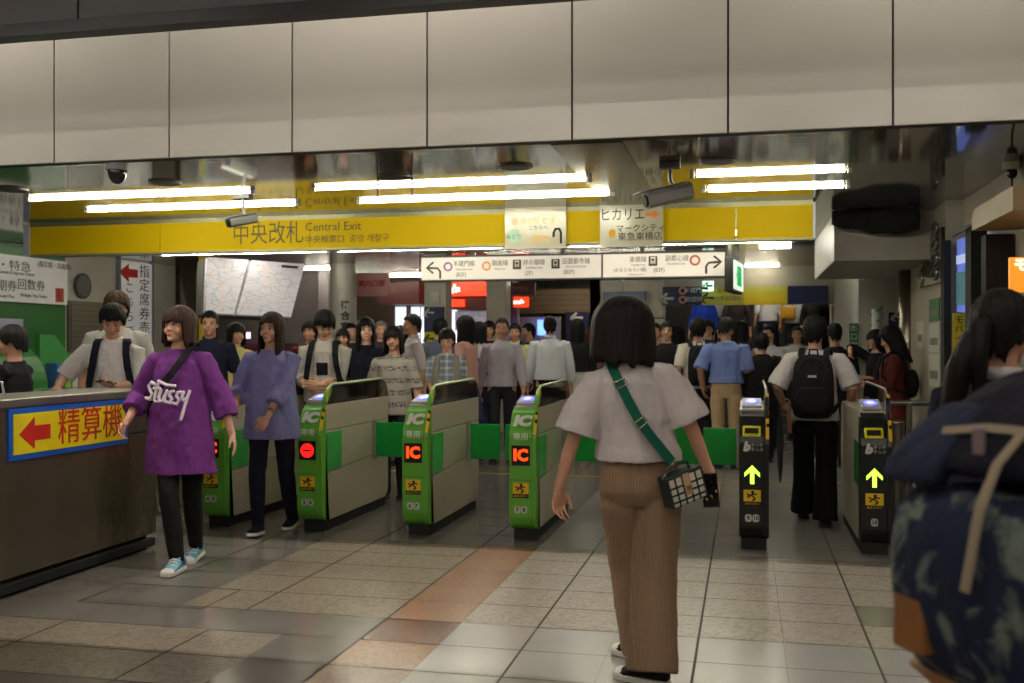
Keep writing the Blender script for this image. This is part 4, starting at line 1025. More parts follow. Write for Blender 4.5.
def shoe_mb(pos, yaw, pitch, s, kind='sneaker'):
    """pos: ankle point; returns upper, sole"""
    up = MB(); so = MB(); z0 = -.085
    rings = []; sol = []
    prof = [(-.078,.026,.050,.045),(-.066,.036,.088,.055),(-.03,.040,.104,.07),(.02,.040,.092,.060),(.07,.042,.050,.045),(.12,.045,.036,.036),(.16,.038,.030,.028),(.182,.020,.018,.016)]
    if kind == 'low': prof = [(p[0], p[1], p[2]*.8, p[3]) for p in prof]
    for (y, w, h, _) in prof:
        rings.append([Vector((w*math.cos(a)*(1 if math.sin(a) < .2 else .86), y, z0+.016+h*.5+h*.56*max(-.9,math.sin(a))))*s for a in [2*PI*k/16 for k in range(16)]])
        sol.append([Vector((math.copysign(w+.004, c_)*.98, y*1.02, z0 + zz))*s for c_, zz in ((-1,0),(1,0),(1,.024),(-1,.024))])
    up.loft(rings); so.loft(sol)
    M = Matrix.Translation(pos) @ Matrix.Rotation(yaw, 4, 'Z') @ Matrix.Rotation(pitch, 4, 'X')
    return up.xform(M), so.xform(M)

def person(label, px, t, H, face=180, top=None, bottom=None, hair=('short',(22,18,18)), skin=0, lod=2, pose=None, female=0, loc=None, z0=0, group=None, shoes=((28,26,28),(60,58,56)), seed=0, w=1.0, longtop=None):
    """face: world heading in degrees, 0 = away from the camera down the passage, 180 = towards it"""
    s = H/1.70; po = dict(lean=0, sl=0, syl=0, syr=0, hy=0, hp=0, hr=0, la=(-.095,.0), ra=(.095,.0), lz=0, rz=0, lw=None, rw=None, lp=0, rp=0); po.update(pose or {})
    x, y = P(px, t) if loc is None else loc
    q = thing('person', label, 'person', (x, y, z0), math.radians(face), group)
    vox = {0:.0048, 1:.0062, 2:.0095, 3:.013}[lod]; seg = {0:22, 1:18, 2:14, 3:12}[lod]
    sh = (.162 if female else .185)*w; hw = .092
    lean = po['lean']; Lm = Matrix.Translation((0,0,.93)) @ Matrix.Rotation(-lean, 4, 'X') @ Matrix.Rotation(po['sl'], 4, 'Y') @ Matrix.Translation((0,0,-.93))
    def T(p): return (Lm @ Vector(p))*s if p[2] > .93 else Vector(p)*s
    # --- joints
    hips = {-1: V(-hw,0,.88)*s, 1: V(hw,0,.88)*s}
    ank = {-1: V(po['la'][0], po['la'][1], .088+po['lz'])*s, 1: V(po['ra'][0], po['ra'][1], .088+po['rz'])*s}
    kn = {}
    for k in (-1,1):
        ll = min(.87*s, max(.80*s, (ank[k]-hips[k]).length*1.008)); kn[k], ank[k] = ik(hips[k], ank[k], ll*.506, ll*.494, (0,1,0))
    shd = {k: T((k*sh,-.005,1.375)) for k in (-1,1)}
    wrs = {-1: Vector(po['lw'] or (-sh-.075,.03,.865)) , 1: Vector(po['rw'] or (sh+.075,.03,.865))}
    elb = {}
    for k in (-1,1):
        wv = wrs[k]*s; elb[k], wrs[k] = ik(shd[k], wv, .275*s, .245*s, (k*.35,-1,-.1))
    # --- body: one continuous surface
    b = MB(); F = .93 if female else 1.0
    tr = [(.83,.13,.09),(.90,.155*(1.03 if female else 1),.108),(.98,.150*F,.10),(1.06,.128*F,.09),(1.16,.130*F,.095),(1.26,.150*F,.105),(1.33,.148*F*w,.094),(1.38,.108*F*w,.074),(1.42,.062,.056),(1.47,.052,.053),(1.53,.050,.052)]
    b.loft([ering(T((0,-.004,z)), a_*s, c_*s, 20) for z, a_, c_ in tr])
    for k in (-1,1):
        b.tube([hips[k]+V(0,0,.02)*s, hips[k]*.5+kn[k]*.5, kn[k], kn[k]*.65+ank[k]*.35, ank[k]], [.082*s,.070*s,.052*s,.052*s,.036*s], seg)
        fy = 0
        Fm = Matrix.Rotation(po['syl'] if k < 0 else po['syr'], 3, 'Z') @ Matrix.Rotation(po['lp'] if k < 0 else po['rp'], 3, 'X')
        b.tube([ank[k]+Fm @ V(0,-.035,-.03)*s, ank[k]+Fm @ V(0,.06,-.048)*s, ank[k]+Fm @ V(0,.13,-.060)*s], [.026*s,.026*s,.018*s], 10)
        b.tube([shd[k]+V(-k*.035,0,-.02)*s, shd[k]+V(-k*.004,0,-.018)*s, shd[k]*.5+elb[k]*.5, elb[k], elb[k]*.6+wrs[k]*.4, wrs[k]], [x_*s*(.9 if female else 1.04) for x_ in (.038,.042,.041,.037,.036,.026)], seg)
        fd = (wrs[k]-elb[k]).normalized(); hd = po.get('rh' if k > 0 else 'lh', {})
        fd2 = Vector(hd.get('dir', fd)); pn = Vector(hd.get('n', (-k, .15, 0)))
        w_ = fd2.cross(pn)
        hand_mb(b, wrs[k]+fd*.012*s, fd2, pn, s*(.95 if female else 1.03), hd.get('curl', .32), hd.get('spread',.1), hd.get('side', 1 if w_.y > 0 else -1), hd.get('grip', 0), .0078 if lod < 2 else .009)
    Mh = Matrix.Translation(T((0,.018,1.585))) @ Matrix.Rotation(-lean*.4, 4, 'X') @ Matrix.Rotation(math.radians(po['hy']), 4, 'Z') @ Matrix.Rotation(math.radians(-po['hp']), 4, 'X') @ Matrix.Rotation(math.radians(po['hr']), 4, 'Y')
    head_mb(b, Mh, s)
    b.tube([T((0,-.01,1.42)), T((0,.0,1.50)), Mh @ (V(0,-.02,-.04)*s)], [.056*s,.050*s*(.92 if female else 1.05),.050*s], 14)
    body = obj('body', b, skinm(skin), q, remesh=vox, smoothit=3 if lod < 2 else 2)
    # --- face
    facing = math.cos(math.radians(face) - PI) > -.2
    if facing or lod < 2:
        for k in (-1,1):
            e = MB().ell(V(k*.030,.0795,.0)*s, V(.0145,.006,.0068)*s, 12, 8).xform(Mh); obj('eye', e, eye_w, q, smooth=True)
            e2 = MB().ell(V(k*.030,.0845,-.0005)*s, V(.0068,.003,.0064)*s, 10, 6).xform(Mh); obj('iris', e2, eye_d, q, smooth=True)
            l = MB().tube([V(k*.044,.0775,.004)*s, V(k*.030,.0865,.0085)*s, V(k*.015,.083,.004)*s], .0022*s, 6).xform(Mh); obj('eyelid', l, mat('lash', (40,26,22), .6), q)
            br = MB().tube([V(k*.046,.078,.022)*s, V(k*.030,.0895,.027)*s, V(k*.014,.0885,.023)*s], [(.003*s,.0022*s),(.004*s,.0028*s),(.003*s,.0022*s)], 8).xform(Mh); obj('eyebrow', br, hairm((34,26,24)), q)
        lp_ = MB().tube([V(-.020,.083,-.065)*s, V(-.006,.0915,-.063)*s, V(.006,.0915,-.063)*s, V(.020,.083,-.065)*s], [(.0025*s,.002*s),(.005*s,.0045*s),(.005*s,.0045*s),(.0025*s,.002*s)], 8).xform(Mh)
        obj('lips', lp_, mat('lips', (176,92,84), .45), q, smooth=True)
    # --- hair
    if hair:
        ho = obj('hair', hair_mb(Mh, s, hair[0], seed, hair[2] if len(hair) > 2 else None), hairm(hair[1]), q, smooth=True)
        if hair[0] == 'tied':
            tl = MB().tube([Mh @ (V(0,-.095,.03)*s), Mh @ (V(0,-.15,.0)*s), Mh @ (V(0,-.16,-.1)*s), Mh @ (V(0,-.15,-.22)*s)], [.02*s,.034*s,.03*s,.012*s], 14)
            obj('ponytail', tl, hairm(hair[1]), q, smooth=True)
    # --- trousers / skirt
    if bottom:
        bk, bc = bottom[0], bottom[1]; m = cloth(bc, *(bottom[2:4] or ())); tb = MB(); wz = bottom[4] if len(bottom) > 4 else 1.04
        if bk == 'skirt' or bk == 'longskirt' or bk == 'dress':
            hem = {'skirt': .50, 'longskirt': .26, 'dress': .30}[bk]
            cy = (ank[-1].y+ank[1].y)/2/s*.5; ex = abs(ank[-1].y-ank[1].y)/s*.25
            tb.loft([ering(V(0,cy*(1.04-z)/.6,z)*s, a_*s, (c_+ex*(1.04-z))*s, 40, fold=f_, nf=9, ph=seed) for z, a_, c_, f_ in ((hem,.225,.185,.06),(hem+.2,.205,.165,.045),(.80,.185,.145,.02),(.93,.172,.128,0),(1.04,.145,.108,0))])
        else:
            lw = {'trousers': (.100,.080,.070,.066), 'slim': (.094,.070,.058,.048), 'wide': (.118,.118,.122,.128), 'shorts': (.105,.105,.105,.105), 'flare': (.104,.095,.105,.115)}[bk]
            tb.loft([ering(T((0,-.002,z)), a_*s, c_*s, 22) for z, a_, c_ in (((.80,.120,.088),(.88,.166,.120),(.95,.164,.118),(wz,.146,.106)) if bk != 'wide' else ((.78,.150,.10),(.84,.192,.130),(.90,.190,.132),(.96,.178,.126),(wz,.152,.112)))])
            for k in (-1,1):
                h0 = hips[k]+V(0,0,.0)*s
                if bk == 'shorts': pts = [h0, h0*.5+kn[k]*.5, kn[k]*.95+h0*.05]; rd = [lw[0]*s]*3
                else:
                    an = ank[k]+V(0,-.004,-.035 if bk in ('wide','flare') else -.028)*s
                    pts = [h0, h0*.8+kn[k]*.2, h0*.5+kn[k]*.5, kn[k], kn[k]*.5+an*.5, an]; rd = [lw[0]*s*.8,lw[0]*s*.98,(lw[0]+lw[1])/2*s,lw[1]*s,(lw[1]+lw[2])/2*s if bk != 'wide' else lw[2]*s,lw[3]*s]
                rd[0] *= .9
                rd = [(r_*.9, r_*1.02) for r_ in rd]
                tb.tube(pts, rd, 26, round_=False)
        obj({'skirt':'skirt','longskirt':'skirt','dress':'skirt','shorts':'shorts'}.get(bk,'trousers'), tb, m, q, remesh=vox*.95, smoothit=(24 if lod == 0 else 8), disp=(.012 if lod < 2 else 0))
    # --- top
    if top:
        tk = dict(sl=.55, loose=0, hem=.90, neck=.0, flare=0, puff=0, collar=None, pat=None, fold=0); tk.update(top[1] if len(top) > 1 else {})
        m = cloth(top[0], tk['pat'], tk.get('key','')); lo = tk['loose']; tb = MB(); fl = tk['flare']; hz = tk['hem']
        lv = []
        for z, a_, c_ in ((hz,.168,.122),((hz+1.06)/2,.162,.118),(1.06,.150,.108),(1.16,.148,.110),(1.26,.160*F/.97,.118),(1.340,.164*F*w,.108),(1.390,.126*F*w,.088),(1.418,.100,.078),(1.434+tk['neck'],.086,.072)):
            e = max(0, min(1, (1.40-z)/.35)); g = max(0, (1.2-z))*fl
            lv.append((z, (a_+lo*e+g)*s, (c_+lo*e+g*.8)*s, tk['fold']*min(1,max(0,(1.34-z)/.3))))
        tb.loft([ering(T((0,-.003,z)), a_, c_, 44 if tk['fold'] else 24, fold=f_, nf=tk.get('nf',10), ph=seed+z*3) for z, a_, c_, f_ in lv])
        L1, L2 = .275, .245; ss = tk['sl']
        for k in (-1,1):
            tot = ss*(L1+L2); pts = [shd[k]+V(-k*.055,0,-.014)*s, shd[k]+V(-k*.008,0,-.014)*s]; r0 = .060+lo*.35; r1 = r0*.93 + tk['puff']*.5; rr2 = [r0*s*.80, r0*s*.93]
            if tot <= L1: pe = shd[k] + (elb[k]-shd[k])*(tot/L1); pts += [(shd[k]+pe)/2, pe]; rr2 += [(r0*.96+tk['puff']*.35)*s, (r0*.92+tk['puff']*.8)*s]
            else:
                f_ = (tot-L1)/L2; pe = elb[k] + (wrs[k]-elb[k])*f_
                pts += [(shd[k]+elb[k])/2, elb[k], (elb[k]+pe)/2, pe]
                rr2 += [r0*.90*s, (r0*.82+tk['puff']*.4)*s, (r0*.74+tk['puff']*.8)*s, (r0*.60+tk['puff'])*s]
            tb.tube(pts, rr2, 20, round_=False)
        so_ = obj('shirt' if not tk.get('name') else tk['name'], tb, m, q, remesh=vox*.95, smoothit=3, disp=(.024 if lod < 2 else .012))
        if tk['collar']:
            cm = cloth(tk['collar']) if not isinstance(tk['collar'], bool) else m
            cb = MB(); inn = []; rings = []
            for (r1_, z_) in ((.073,1.425),(.069,1.470),(.064,1.472),(.064,1.43)):
                rings.append([T((r1_*math.cos(a)*1.02, .004+r1_*math.sin(a)*.95 - (.012 if z_ > 1.45 else 0), z_ - .030*max(0,math.sin(a))**2)) for a in [2*PI*i/24 for i in range(24)]])
            cb.loft(rings + [rings[0]], False); obj('collar', cb, cm, q, smooth=True)
    # --- shoes
    if shoes and lod < 3:
        for k in (-1,1):
            pit = po['lp'] if k < 0 else po['rp']
            u_, s_ = shoe_mb(ank[k], po['syl'] if k < 0 else po['syr'], pit, s)
            oo = obj('shoe', u_, cloth(shoes[0], *(shoes[2] if len(shoes) > 2 else ())), q, smooth=True); obj('sole', s_, mat('sole_%d' % shoes[1][0], shoes[1], .6), oo, bevel=.003)
    elif shoes:
        for k in (-1,1):
            u_, s_ = shoe_mb(ank[k], 0, 0, s); obj('shoe', u_, cloth(shoes[0]), q, smooth=True)
    q_info = dict(root=q, s=s, T=T, shd=shd, elb=elb, wrs=wrs, ank=ank, kn=kn, Mh=Mh, hips=hips, face=math.radians(face), body=body)
    return q_info
def W(pi, p):   # person-local point to world
    return pi['root'].matrix_basis @ Vector(p)
def Wm(pi): return Matrix.Translation(pi['root'].location) @ Matrix.Rotation(pi['face'], 4, 'Z')

def strap_tube(pts, wd, th, n=4):
    """flat ribbon along points, each point given with its outward normal"""
    rings = []
    for i, (p, nrm) in enumerate(pts):
        a = pts[max(0,i-1)][0]; b = pts[min(len(pts)-1,i+1)][0]; t = (b-a).normalized(); nn_ = (nrm - t*nrm.dot(t)).normalized(); w_ = t.cross(nn_)
        rings.append([p - w_*wd/2 - nn_*th/2, p + w_*wd/2 - nn_*th/2, p + w_*wd/2 + nn_*th/2, p - w_*wd/2 + nn_*th/2])
    return MB().loft(rings)
def torso_strap(pi, az0, z0, az1, z1, over, wd=.04, off=.014, lo=0, back=False):
    """ribbon round the torso from one height to another passing over a shoulder; az in degrees, 90 = chest, -90 = back"""
    s = pi['s']; T = pi['T']; pts = []
    n = 14
    def surf(az, z, o):
        prof = [(.80,.168,.122),(.95,.166,.120),(1.06,.150,.110),(1.16,.148,.112),(1.26,.160,.120),(1.345,.160,.112),(1.40,.120,.085),(1.445,.085,.060)]
        for i in range(len(prof)-1):
            if prof[i][0] <= z <= prof[i+1][0]:
                k = (z-prof[i][0])/(prof[i+1][0]-prof[i][0]); a_ = prof[i][1]+(prof[i+1][1]-prof[i][1])*k; c_ = prof[i][2]+(prof[i+1][2]-prof[i][2])*k; break
        else: a_, c_ = prof[-1][1:] if z > 1.4 else prof[0][1:]
        l = lo if z < 1.25 else lo*max(0,(1.40-z)/.15)
        d = Vector((math.cos(az), math.sin(az), 0))
        return T((math.cos(az)*(a_+l+o), math.sin(az)*(c_+l+o), z)), d
    for i in range(n+1):
        k = i/n; az = math.radians(az0+(az1-az0)*k); z = z0+(z1-z0)*k
        p, d = surf(az, z, off); 
        if z > 1.38: d = (d + V(0,0,(z-1.38)*20)).normalized()
        pts.append((p, d))
    return pts
def backpack(pi, label, col, wd=.30, ht=.46, dp=.16, zc=1.16, straps=True, patch=None, lo=.01, detail=True, name='backpack', m=None, pocket=None, strapcol=None):
    """separate thing hanging on the back (-y side of the wearer)"""
    q = thing(name, label, 'backpack', (0,0,0)); q.matrix_basis = Wm(pi); s = pi['s']; T = pi['T']
    m = m or cloth(col); y0 = -.128-lo; rings = []
    for (k, e, dz) in ((0,.55,.0),(.03,.86,.0),(.12,1,0),(.5,1.0,.0),(.8,.94,0),(.93,.80,0),(1,.5,0)):
        z = zc-ht/2+ht*k; d_ = dp*(.6+.4*math.sin(PI*min(1,k*1.2+.12))) * (1 if k < .9 else .7)
        rings.append([T((c_*wd/2*e, y0-d_/2+s_*d_/2*(1 if s_ < 0 else .9), z)) for c_, s_ in [(math.copysign(abs(math.cos(a))**.5, math.cos(a)), math.copysign(abs(math.sin(a))**.5, math.sin(a))) for a in [2*PI*i/28 for i in range(28)]]])
    obj('bag_body', MB().loft(rings), m, q, smooth=True, sub=1)
    if detail:
        pr = []
        for (k, e) in ((0,.5),(.05,.78),(.5,.84),(.9,.78),(1,.5)):
            z = zc-ht*.42+ht*.42*k
            pr.append([T((c_*wd/2*e, y0-dp*.80+s_*.045, z)) for c_, s_ in [(math.copysign(abs(math.cos(a))**.5, math.cos(a)), math.copysign(abs(math.sin(a))**.5, math.sin(a))) for a in [2*PI*i/20 for i in range(20)]]])
        obj('front_pocket', MB().loft(pr), pocket or m, q, smooth=True, sub=1)
        obj('handle', MB().tube([T((-.035,y0-.01,zc+ht/2-.01)), T((-.03,y0-.015,zc+ht/2+.035)), T((.03,y0-.015,zc+ht/2+.035)), T((.035,y0-.01,zc+ht/2-.01))], .008*s, 8), cloth((20,20,22)), q, smooth=True)
        zp = [T((wd*.40*math.cos(a), y0-dp*.62, zc+.02+ht*.42*math.sin(a))) for a in [PI*i/12 for i in range(13)]]
        obj('zip', MB().tube(zp, .004*s, 6), cloth((60,60,62)), q)
    if straps:
        sc_ = cloth(strapcol or col)
        for k in (-1,1):
            pts = []
            for (x_, y_, z_, nx_, ny_, nz_) in ((.15,-.11-lo,zc-ht*.38,1,-.3,0),(.185,-.02,zc-ht*.30,1,.2,0),(.150,.105+lo,zc-ht*.12,.4,1,0),(.125,.125+lo,1.24,.1,1,0),(.112,.105+lo,1.34,0,1,.3),(.105,.060,1.425,0,.5,1),(.100,.0,1.447,0,0,1),(.098,-.06,1.43,0,-.6,1),(.095,-.12-lo,1.37,0,-1,.3)):
                pts.append((T((k*x_, y_, z_)), Vector((k*nx_, ny_, nz_))))
            obj('strap', strap_tube(pts, .052*s, .012*s), sc_, q, smooth=False, bevel=.003)
    if patch:
        obj('patch', MB().box(-.032,.032,-.004,.002,-.009,.009).xform(Matrix.Translation(T((0, y0-dp-.002, zc+ht*.16)))), mat('patch_white', (190,190,190), .6), q)
    return q
def phone(pi, k, label, dirv=(0,1,0), up=(0,0,1), off=(0,.04,.02), sz=(.07,.145,.009)):
    s = pi['s']; q = thing('mobile_phone', label, 'phone', (0,0,0)); q.matrix_basis = Wm(pi)
    c_ = pi['wrs'][k] + Vector(off)*s; n_ = Vector(dirv).normalized(); u = Vector(up); u = (u-n_*u.dot(n_)).normalized(); w_ = u.cross(n_)
    M = Matrix.Translation(c_) @ Matrix((w_, u, n_)).transposed().to_4x4()
    obj('case', MB().box(-sz[0]/2,sz[0]/2,-sz[1]/2,sz[1]/2,-sz[2]/2,sz[2]/2).xform(M), black, q, bevel=.004)
    obj('screen', MB().box(-sz[0]/2+.004,sz[0]/2-.004,-sz[1]/2+.006,sz[1]/2-.006,sz[2]/2,sz[2]/2+.0008).xform(M), mat('phone_glass', (14,14,18), .1), q)
    return q
BLK = (22,18,18); DBR = (38,26,22); BRN = (62,40,30); GRY = (60,56,54)
def local(root, head, wxy, H, z):
    """world ground point -> unscaled person-local (x, y), for ankle targets"""
    dx, dy = wxy[0]-root[0], wxy[1]-root[1]; a = math.radians(head); s = H/1.7
    return ((dx*math.cos(a)+dy*math.sin(a))/s, (-dx*math.sin(a)+dy*math.cos(a))/s)
# ---------------------------------------------------------------- the woman in beige trousers
H = 1.605; R0 = P(640, 4.46); hd = 14
ra = local(R0, hd, P(652, 4.33), H, 0); la = local(R0, hd, P(645, 4.66), H, 0)
mw = person('woman seen from behind in white loose tee and pleated beige trousers, green bag strap', 0, 0, H, hd,
    top=((198,189,188), dict(sl=.50, loose=.035, hem=.985, puff=.045, fold=.035, nf=11, neck=.0, pat=None, key='w')),
    bottom=('wide', (150,124,98), ('stripes', (124,100,78), 26), 'pleat', 1.08), hair=('bigbob', (46,32,28)), lod=0, female=1, loc=R0, seed=4,
    pose=dict(la=la, ra=ra, sl=math.radians(-7), hy=14, lw=(-.37,.02,.855), rw=(.335,.04,.905), syl=math.radians(48), syr=math.radians(56),
        lh=dict(dir=(-.02,.12,-1), n=(.55,-.8,0), curl=.42, spread=.14, side=-1), rh=dict(dir=(.12,.05,-1), n=(-.45,-.85,0), curl=.6, grip=.25, side=1)),
    shoes=((26,26,30),(214,210,200)))
s = mw['s']
# shoe details: white toe caps and laces
for k in (-1,1):
    yw = math.radians(48 if k < 0 else 56)
    M = Matrix.Translation(mw['ank'][k]) @ Matrix.Rotation(yw, 4, 'Z')
    sh_ = [o for o in mw['root'].children if o.name.startswith('shoe')][0 if k < 0 else 1]
    cap = MB().ell(V(0,.147,-.064)*s, V(.047,.042,.030)*s, 16, 10).xform(M); obj('toe_cap', cap, mat('toe_white', (214,210,200), .5), sh_, smooth=True)
    lc = MB()
    for i in range(4): lc.tube([M @ (V(-.026,.045+.022*i,-.022-.009*i)*s), M @ (V(0,.05+.022*i,-.010-.010*i)*s), M @ (V(.026,.045+.022*i,-.022-.009*i)*s)], .0035*s, 6)
    obj('laces', lc, mat('toe_white', (214,210,200), .5), sh_)
# crossbody bag
q = thing('shoulder_bag', 'small white and black grid pattern box bag on a wide green strap', 'bag', (0,0,0)); q.matrix_basis = Wm(mw)
p1 = torso_strap(mw, -150, 1.30, -48, 1.00, None, lo=.040, off=.012)
gs = cloth((22,92,72))
T_ = mw['T']
pts = [(T_((-.075,.045,1.452)), V(-.2,.3,1)), (T_((-.085,-.03,1.458)), V(-.2,-.2,1)), (T_((-.080,-.085,1.425)), V(-.1,-.8,.6)), (T_((-.062,-.122,1.36)), V(0,-1,.25)), (T_((-.035,-.152,1.27)), V(0,-1,.1)),
       (T_((.0,-.170,1.18)), V(0,-1,0)), (T_((.045,-.176,1.10)), V(.1,-1,0)), (T_((.090,-.172,1.03)), V(.3,-1,0)), (T_((.125,-.168,.975)), V(.4,-1,0))]
obj('strap', strap_tube(pts, .044*s, .005*s), gs, q, bevel=.001)
fr = [(T_((.02,.135,1.30)), V(0,1,0)), (T_((-.05,.11,1.42)), V(0,1,.5)), (T_((-.075,.05,1.450)), V(-.2,.3,1))]
obj('strap', strap_tube(fr, .044*s, .005*s), gs, q)
for a_, nm in ((5,'buckle'),(3,'strap_slider')):
    c0, n0 = pts[a_]; c1 = pts[a_+1][0]; t_ = (c1-c0).normalized(); w_ = t_.cross(n0.normalized())
    bb = MB(); c0 = c0 + n0.normalized()*.006
    bb.tube([c0-w_*.026, c0+w_*.026], .0035, 8); bb.tube([c0-w_*.026+t_*.03, c0+w_*.026+t_*.03], .0035, 8)
    bb.tube([c0-w_*.026, c0-w_*.026+t_*.03], .003, 8); bb.tube([c0+w_*.026, c0+w_*.026+t_*.03], .003, 8)
    obj(nm, bb, mat('silver_buckle', (200,196,186), .25, .9), q, smooth=True)
B = Matrix.Translation(T_((.165,-.175,.885))) @ Matrix.Rotation(math.radians(22), 4, 'Z') @ Matrix.Rotation(math.radians(-16), 4, 'Y')
bgm = mat('bag_cream', (214,208,190), .5)
obj('bag_body', MB().box(-.085,.085,-.035,.035,-.065,.06).xform(B), bgm, q, bevel=.008)
gd = MB()
for i in range(6): gd.box(-.085+.0335*i-.0035, -.085+.0335*i+.0035, -.038, .038, -.067, .062)
for z in (-.045,-.015,.015): gd.box(-.087,.087,-.0375,.0375,z-.004,z+.004)
obj('grid_pattern', gd.xform(B), mat('bag_dark_green', (18,40,34), .5), q)
obj('flap', MB().box(-.088,.088,-.040,.040,.052,.066).xform(B), mat('bag_dark_green', (18,40,34), .5), q, bevel=.006)
obj('clasp_band', MB().box(-.016,.016,-.043,-.037,-.03,.06).xform(B), mat('bag_tan', (190,160,120), .5), q, bevel=.002)
obj('clasp', MB().box(-.012,.012,-.048,-.042,-.01,.01).xform(B), mat('brass', (200,170,90), .3, .9), q, bevel=.002)
obj('top_handle', MB().tube([B @ V(-.05,0,.064), B @ V(-.045,0,.095), B @ V(.045,0,.095), B @ V(.05,0,.064)], .006, 8), mat('bag_dark_green', (18,40,34), .5), q, smooth=True)
obj('strap_ring', MB().tube([B @ V(-.085,0,.06), T_((.125,-.168,.97))], .006, 8), MC['silver_buckle'], q)
phone(mw, 1, 'black mobile phone held low in the right hand of the woman in beige trousers', dirv=(-.45,-.85,.05), up=(-.12,0,1), off=(.0,-.028,-.085), sz=(.074,.15,.009))

# ---------------------------------------------------------------- the person in the purple shirt
H = 1.66; R0 = P(181, 6.65); hd = 188
a1 = local(R0, hd, P(177, 6.48), H, 0); a2 = local(R0, hd, P(196, 6.86), H, 0)
pu = person('person in oversized purple tee with white script print, striding past the steel counter', 0, 0, H, hd,
    top=((112,52,126), dict(sl=.80, loose=.045, hem=.62, puff=.03, fold=.035, nf=7, flare=.03, key='p')),
    bottom=('slim', (20,18,20)), hair=('bob', (84,54,44)), lod=1, female=1, loc=R0, seed=9,
    pose=dict(ra=a1, la=a2, lean=.03, hy=-16, hp=-6, rw=(.31,.13,.96), lw=(-.36,.0,.84), rh=dict(curl=.5), rz=.0, rp=.0, lz=.012, lp=-.12),
    shoes=((110,170,190),(214,210,200),(('blotch',(40,90,120),14),'sh')))
s = pu['s']; T_ = pu['T']
# script lettering on the chest, drawn with strokes
def stroke_text(root, strokes, base, sx, sz, yf, r, m, shear=.0):
    mb = MB()
    for st in strokes:
        pts = []
        for (a, b_) in st:
            x = base[0] - (a + shear*b_)*sx; z = base[1] + b_*sz
            z -= .012*a; pts.append(Vector((x, yf(x, z), z)))
        mb.tube(pts, r, 6)
    return obj('lettering', mb, m, root)
strokes = [[(.6,1.05),(.35,1.15),(.12,.9),(.3,.62),(.5,.4),(.35,.05),(.02,.1)], [(.95,1.25),(.78,.6),(.72,.05),(.9,.0)], [(.6,.78),(1.05,.85)],
    [(1.15,.75),(1.05,.3),(1.15,.02),(1.4,.1),(1.5,.45)], [(1.6,.75),(1.48,.3),(1.55,.05)], [(2.05,.78),(1.85,.72),(1.82,.5),(2.02,.3),(1.9,.02),(1.7,.05)],
    [(2.55,.8),(2.35,.74),(2.3,.5),(2.52,.3),(2.4,.0),(2.15,.04)], [(2.75,.8),(2.66,.45),(2.78,.3),(2.98,.42)], [(3.12,.9),(3.0,.3),(2.9,-.4),(2.82,-.9)], [(.9,1.28),(1.5,1.12),(2.1,1.14)]]
def yf(x, z): return .160 + .045 - 1.6*x*x*.9 + (1.32-z)*.06
stroke_text(pu['root'], strokes, (.150, 1.085), .088, .098, yf, .0112, mat('white_print', (225,215,225), .6), .12)
q = thing('shoulder_strap_bag', 'black bag strap slung diagonally over the purple tee', 'bag', (0,0,0)); q.matrix_basis = Wm(pu)
pts = [(T_((-.085,-.07,1.455)), V(0,-.5,1)), (T_((-.10,.0,1.472)), V(0,.1,1)), (T_((-.090,.07,1.435)), V(0,.8,1)), (T_((-.065,.150,1.36)), V(0,1,.3)), (T_((-.02,.192,1.28)), V(0,1,.1)), (T_((.05,.205,1.20)), V(.1,1,0)), (T_((.12,.180,1.12)), V(.5,1,0)), (T_((.178,.12,1.05)), V(1,.6,0)), (T_((.215,.02,.99)), V(1,0,0))]
obj('strap', strap_tube(pts, .045, .006), cloth((18,16,18)), q)
obj('bag_body', MB().ell(T_((.20,-.10,.93)), (.05,.11,.09), 18, 12), cloth((24,22,24)), q, smooth=True)

for k in (-1,1):
    M = Matrix.Translation(pu['ank'][k]) @ Matrix.Rotation(.0 if k > 0 else -.12, 4, 'X')
    sh_ = [o for o in pu['root'].children if o.name.startswith('shoe')][0 if k < 0 else 1]
    obj('toe_cap', MB().ell(V(0,.147,-.064)*s, V(.047,.042,.030)*s, 16, 10).xform(M), mat('toe_white', (214,210,200), .5), sh_, smooth=True)
    lc = MB()
    for i in range(5): lc.tube([M @ (V(-.030,.025+.02*i,.004-.012*i)*s), M @ (V(0,.035+.02*i,.020-.014*i)*s), M @ (V(.030,.025+.02*i,.004-.012*i)*s)], .005*s, 6)
    obj('laces', lc, mat('toe_white', (214,210,200), .5), sh_)
# ---------------------------------------------------------------- woman in lavender
H = 1.66; R0 = P(272, 7.8); hd = 190
a1 = local(R0, hd, P(258, 7.75), H, 0); a2 = local(R0, hd, P(292, 8.1), H, 0)
lv = person('woman in lavender blouse and dark navy trousers walking beside the leftmost green gate', 0, 0, H, hd,
    top=((128,128,178), dict(sl=.80, loose=.035, hem=.74, puff=.03, fold=.03, nf=8, flare=.03, neck=-.006, key='l')), bottom=('slim', (24,26,42)), hair=('long', (84,56,44), .05), lod=1, female=1, loc=R0, seed=3, w=1.06,
    pose=dict(ra=a1, la=a2, hy=-10, hr=-3, rw=(.24,.14,1.00), lw=(-.02,.26,.87), lh=dict(dir=(.5,.3,-.8), n=(0,-1,0)), rp=.1),
    shoes=((24,24,28),(225,225,225)))
wr = lv['wrs'][-1]; e_ = lv['elb'][-1]; d_ = (wr-e_).normalized()
tag(obj('wrist_watch', MB().tube([wr-d_*.05, wr-d_*.025], .031, 18, round_=False).xform(Wm(lv)), mat('watch_metal', (190,180,150), .25, .9)), 'pale metal wrist watch worn by the woman in lavender', 'watch')

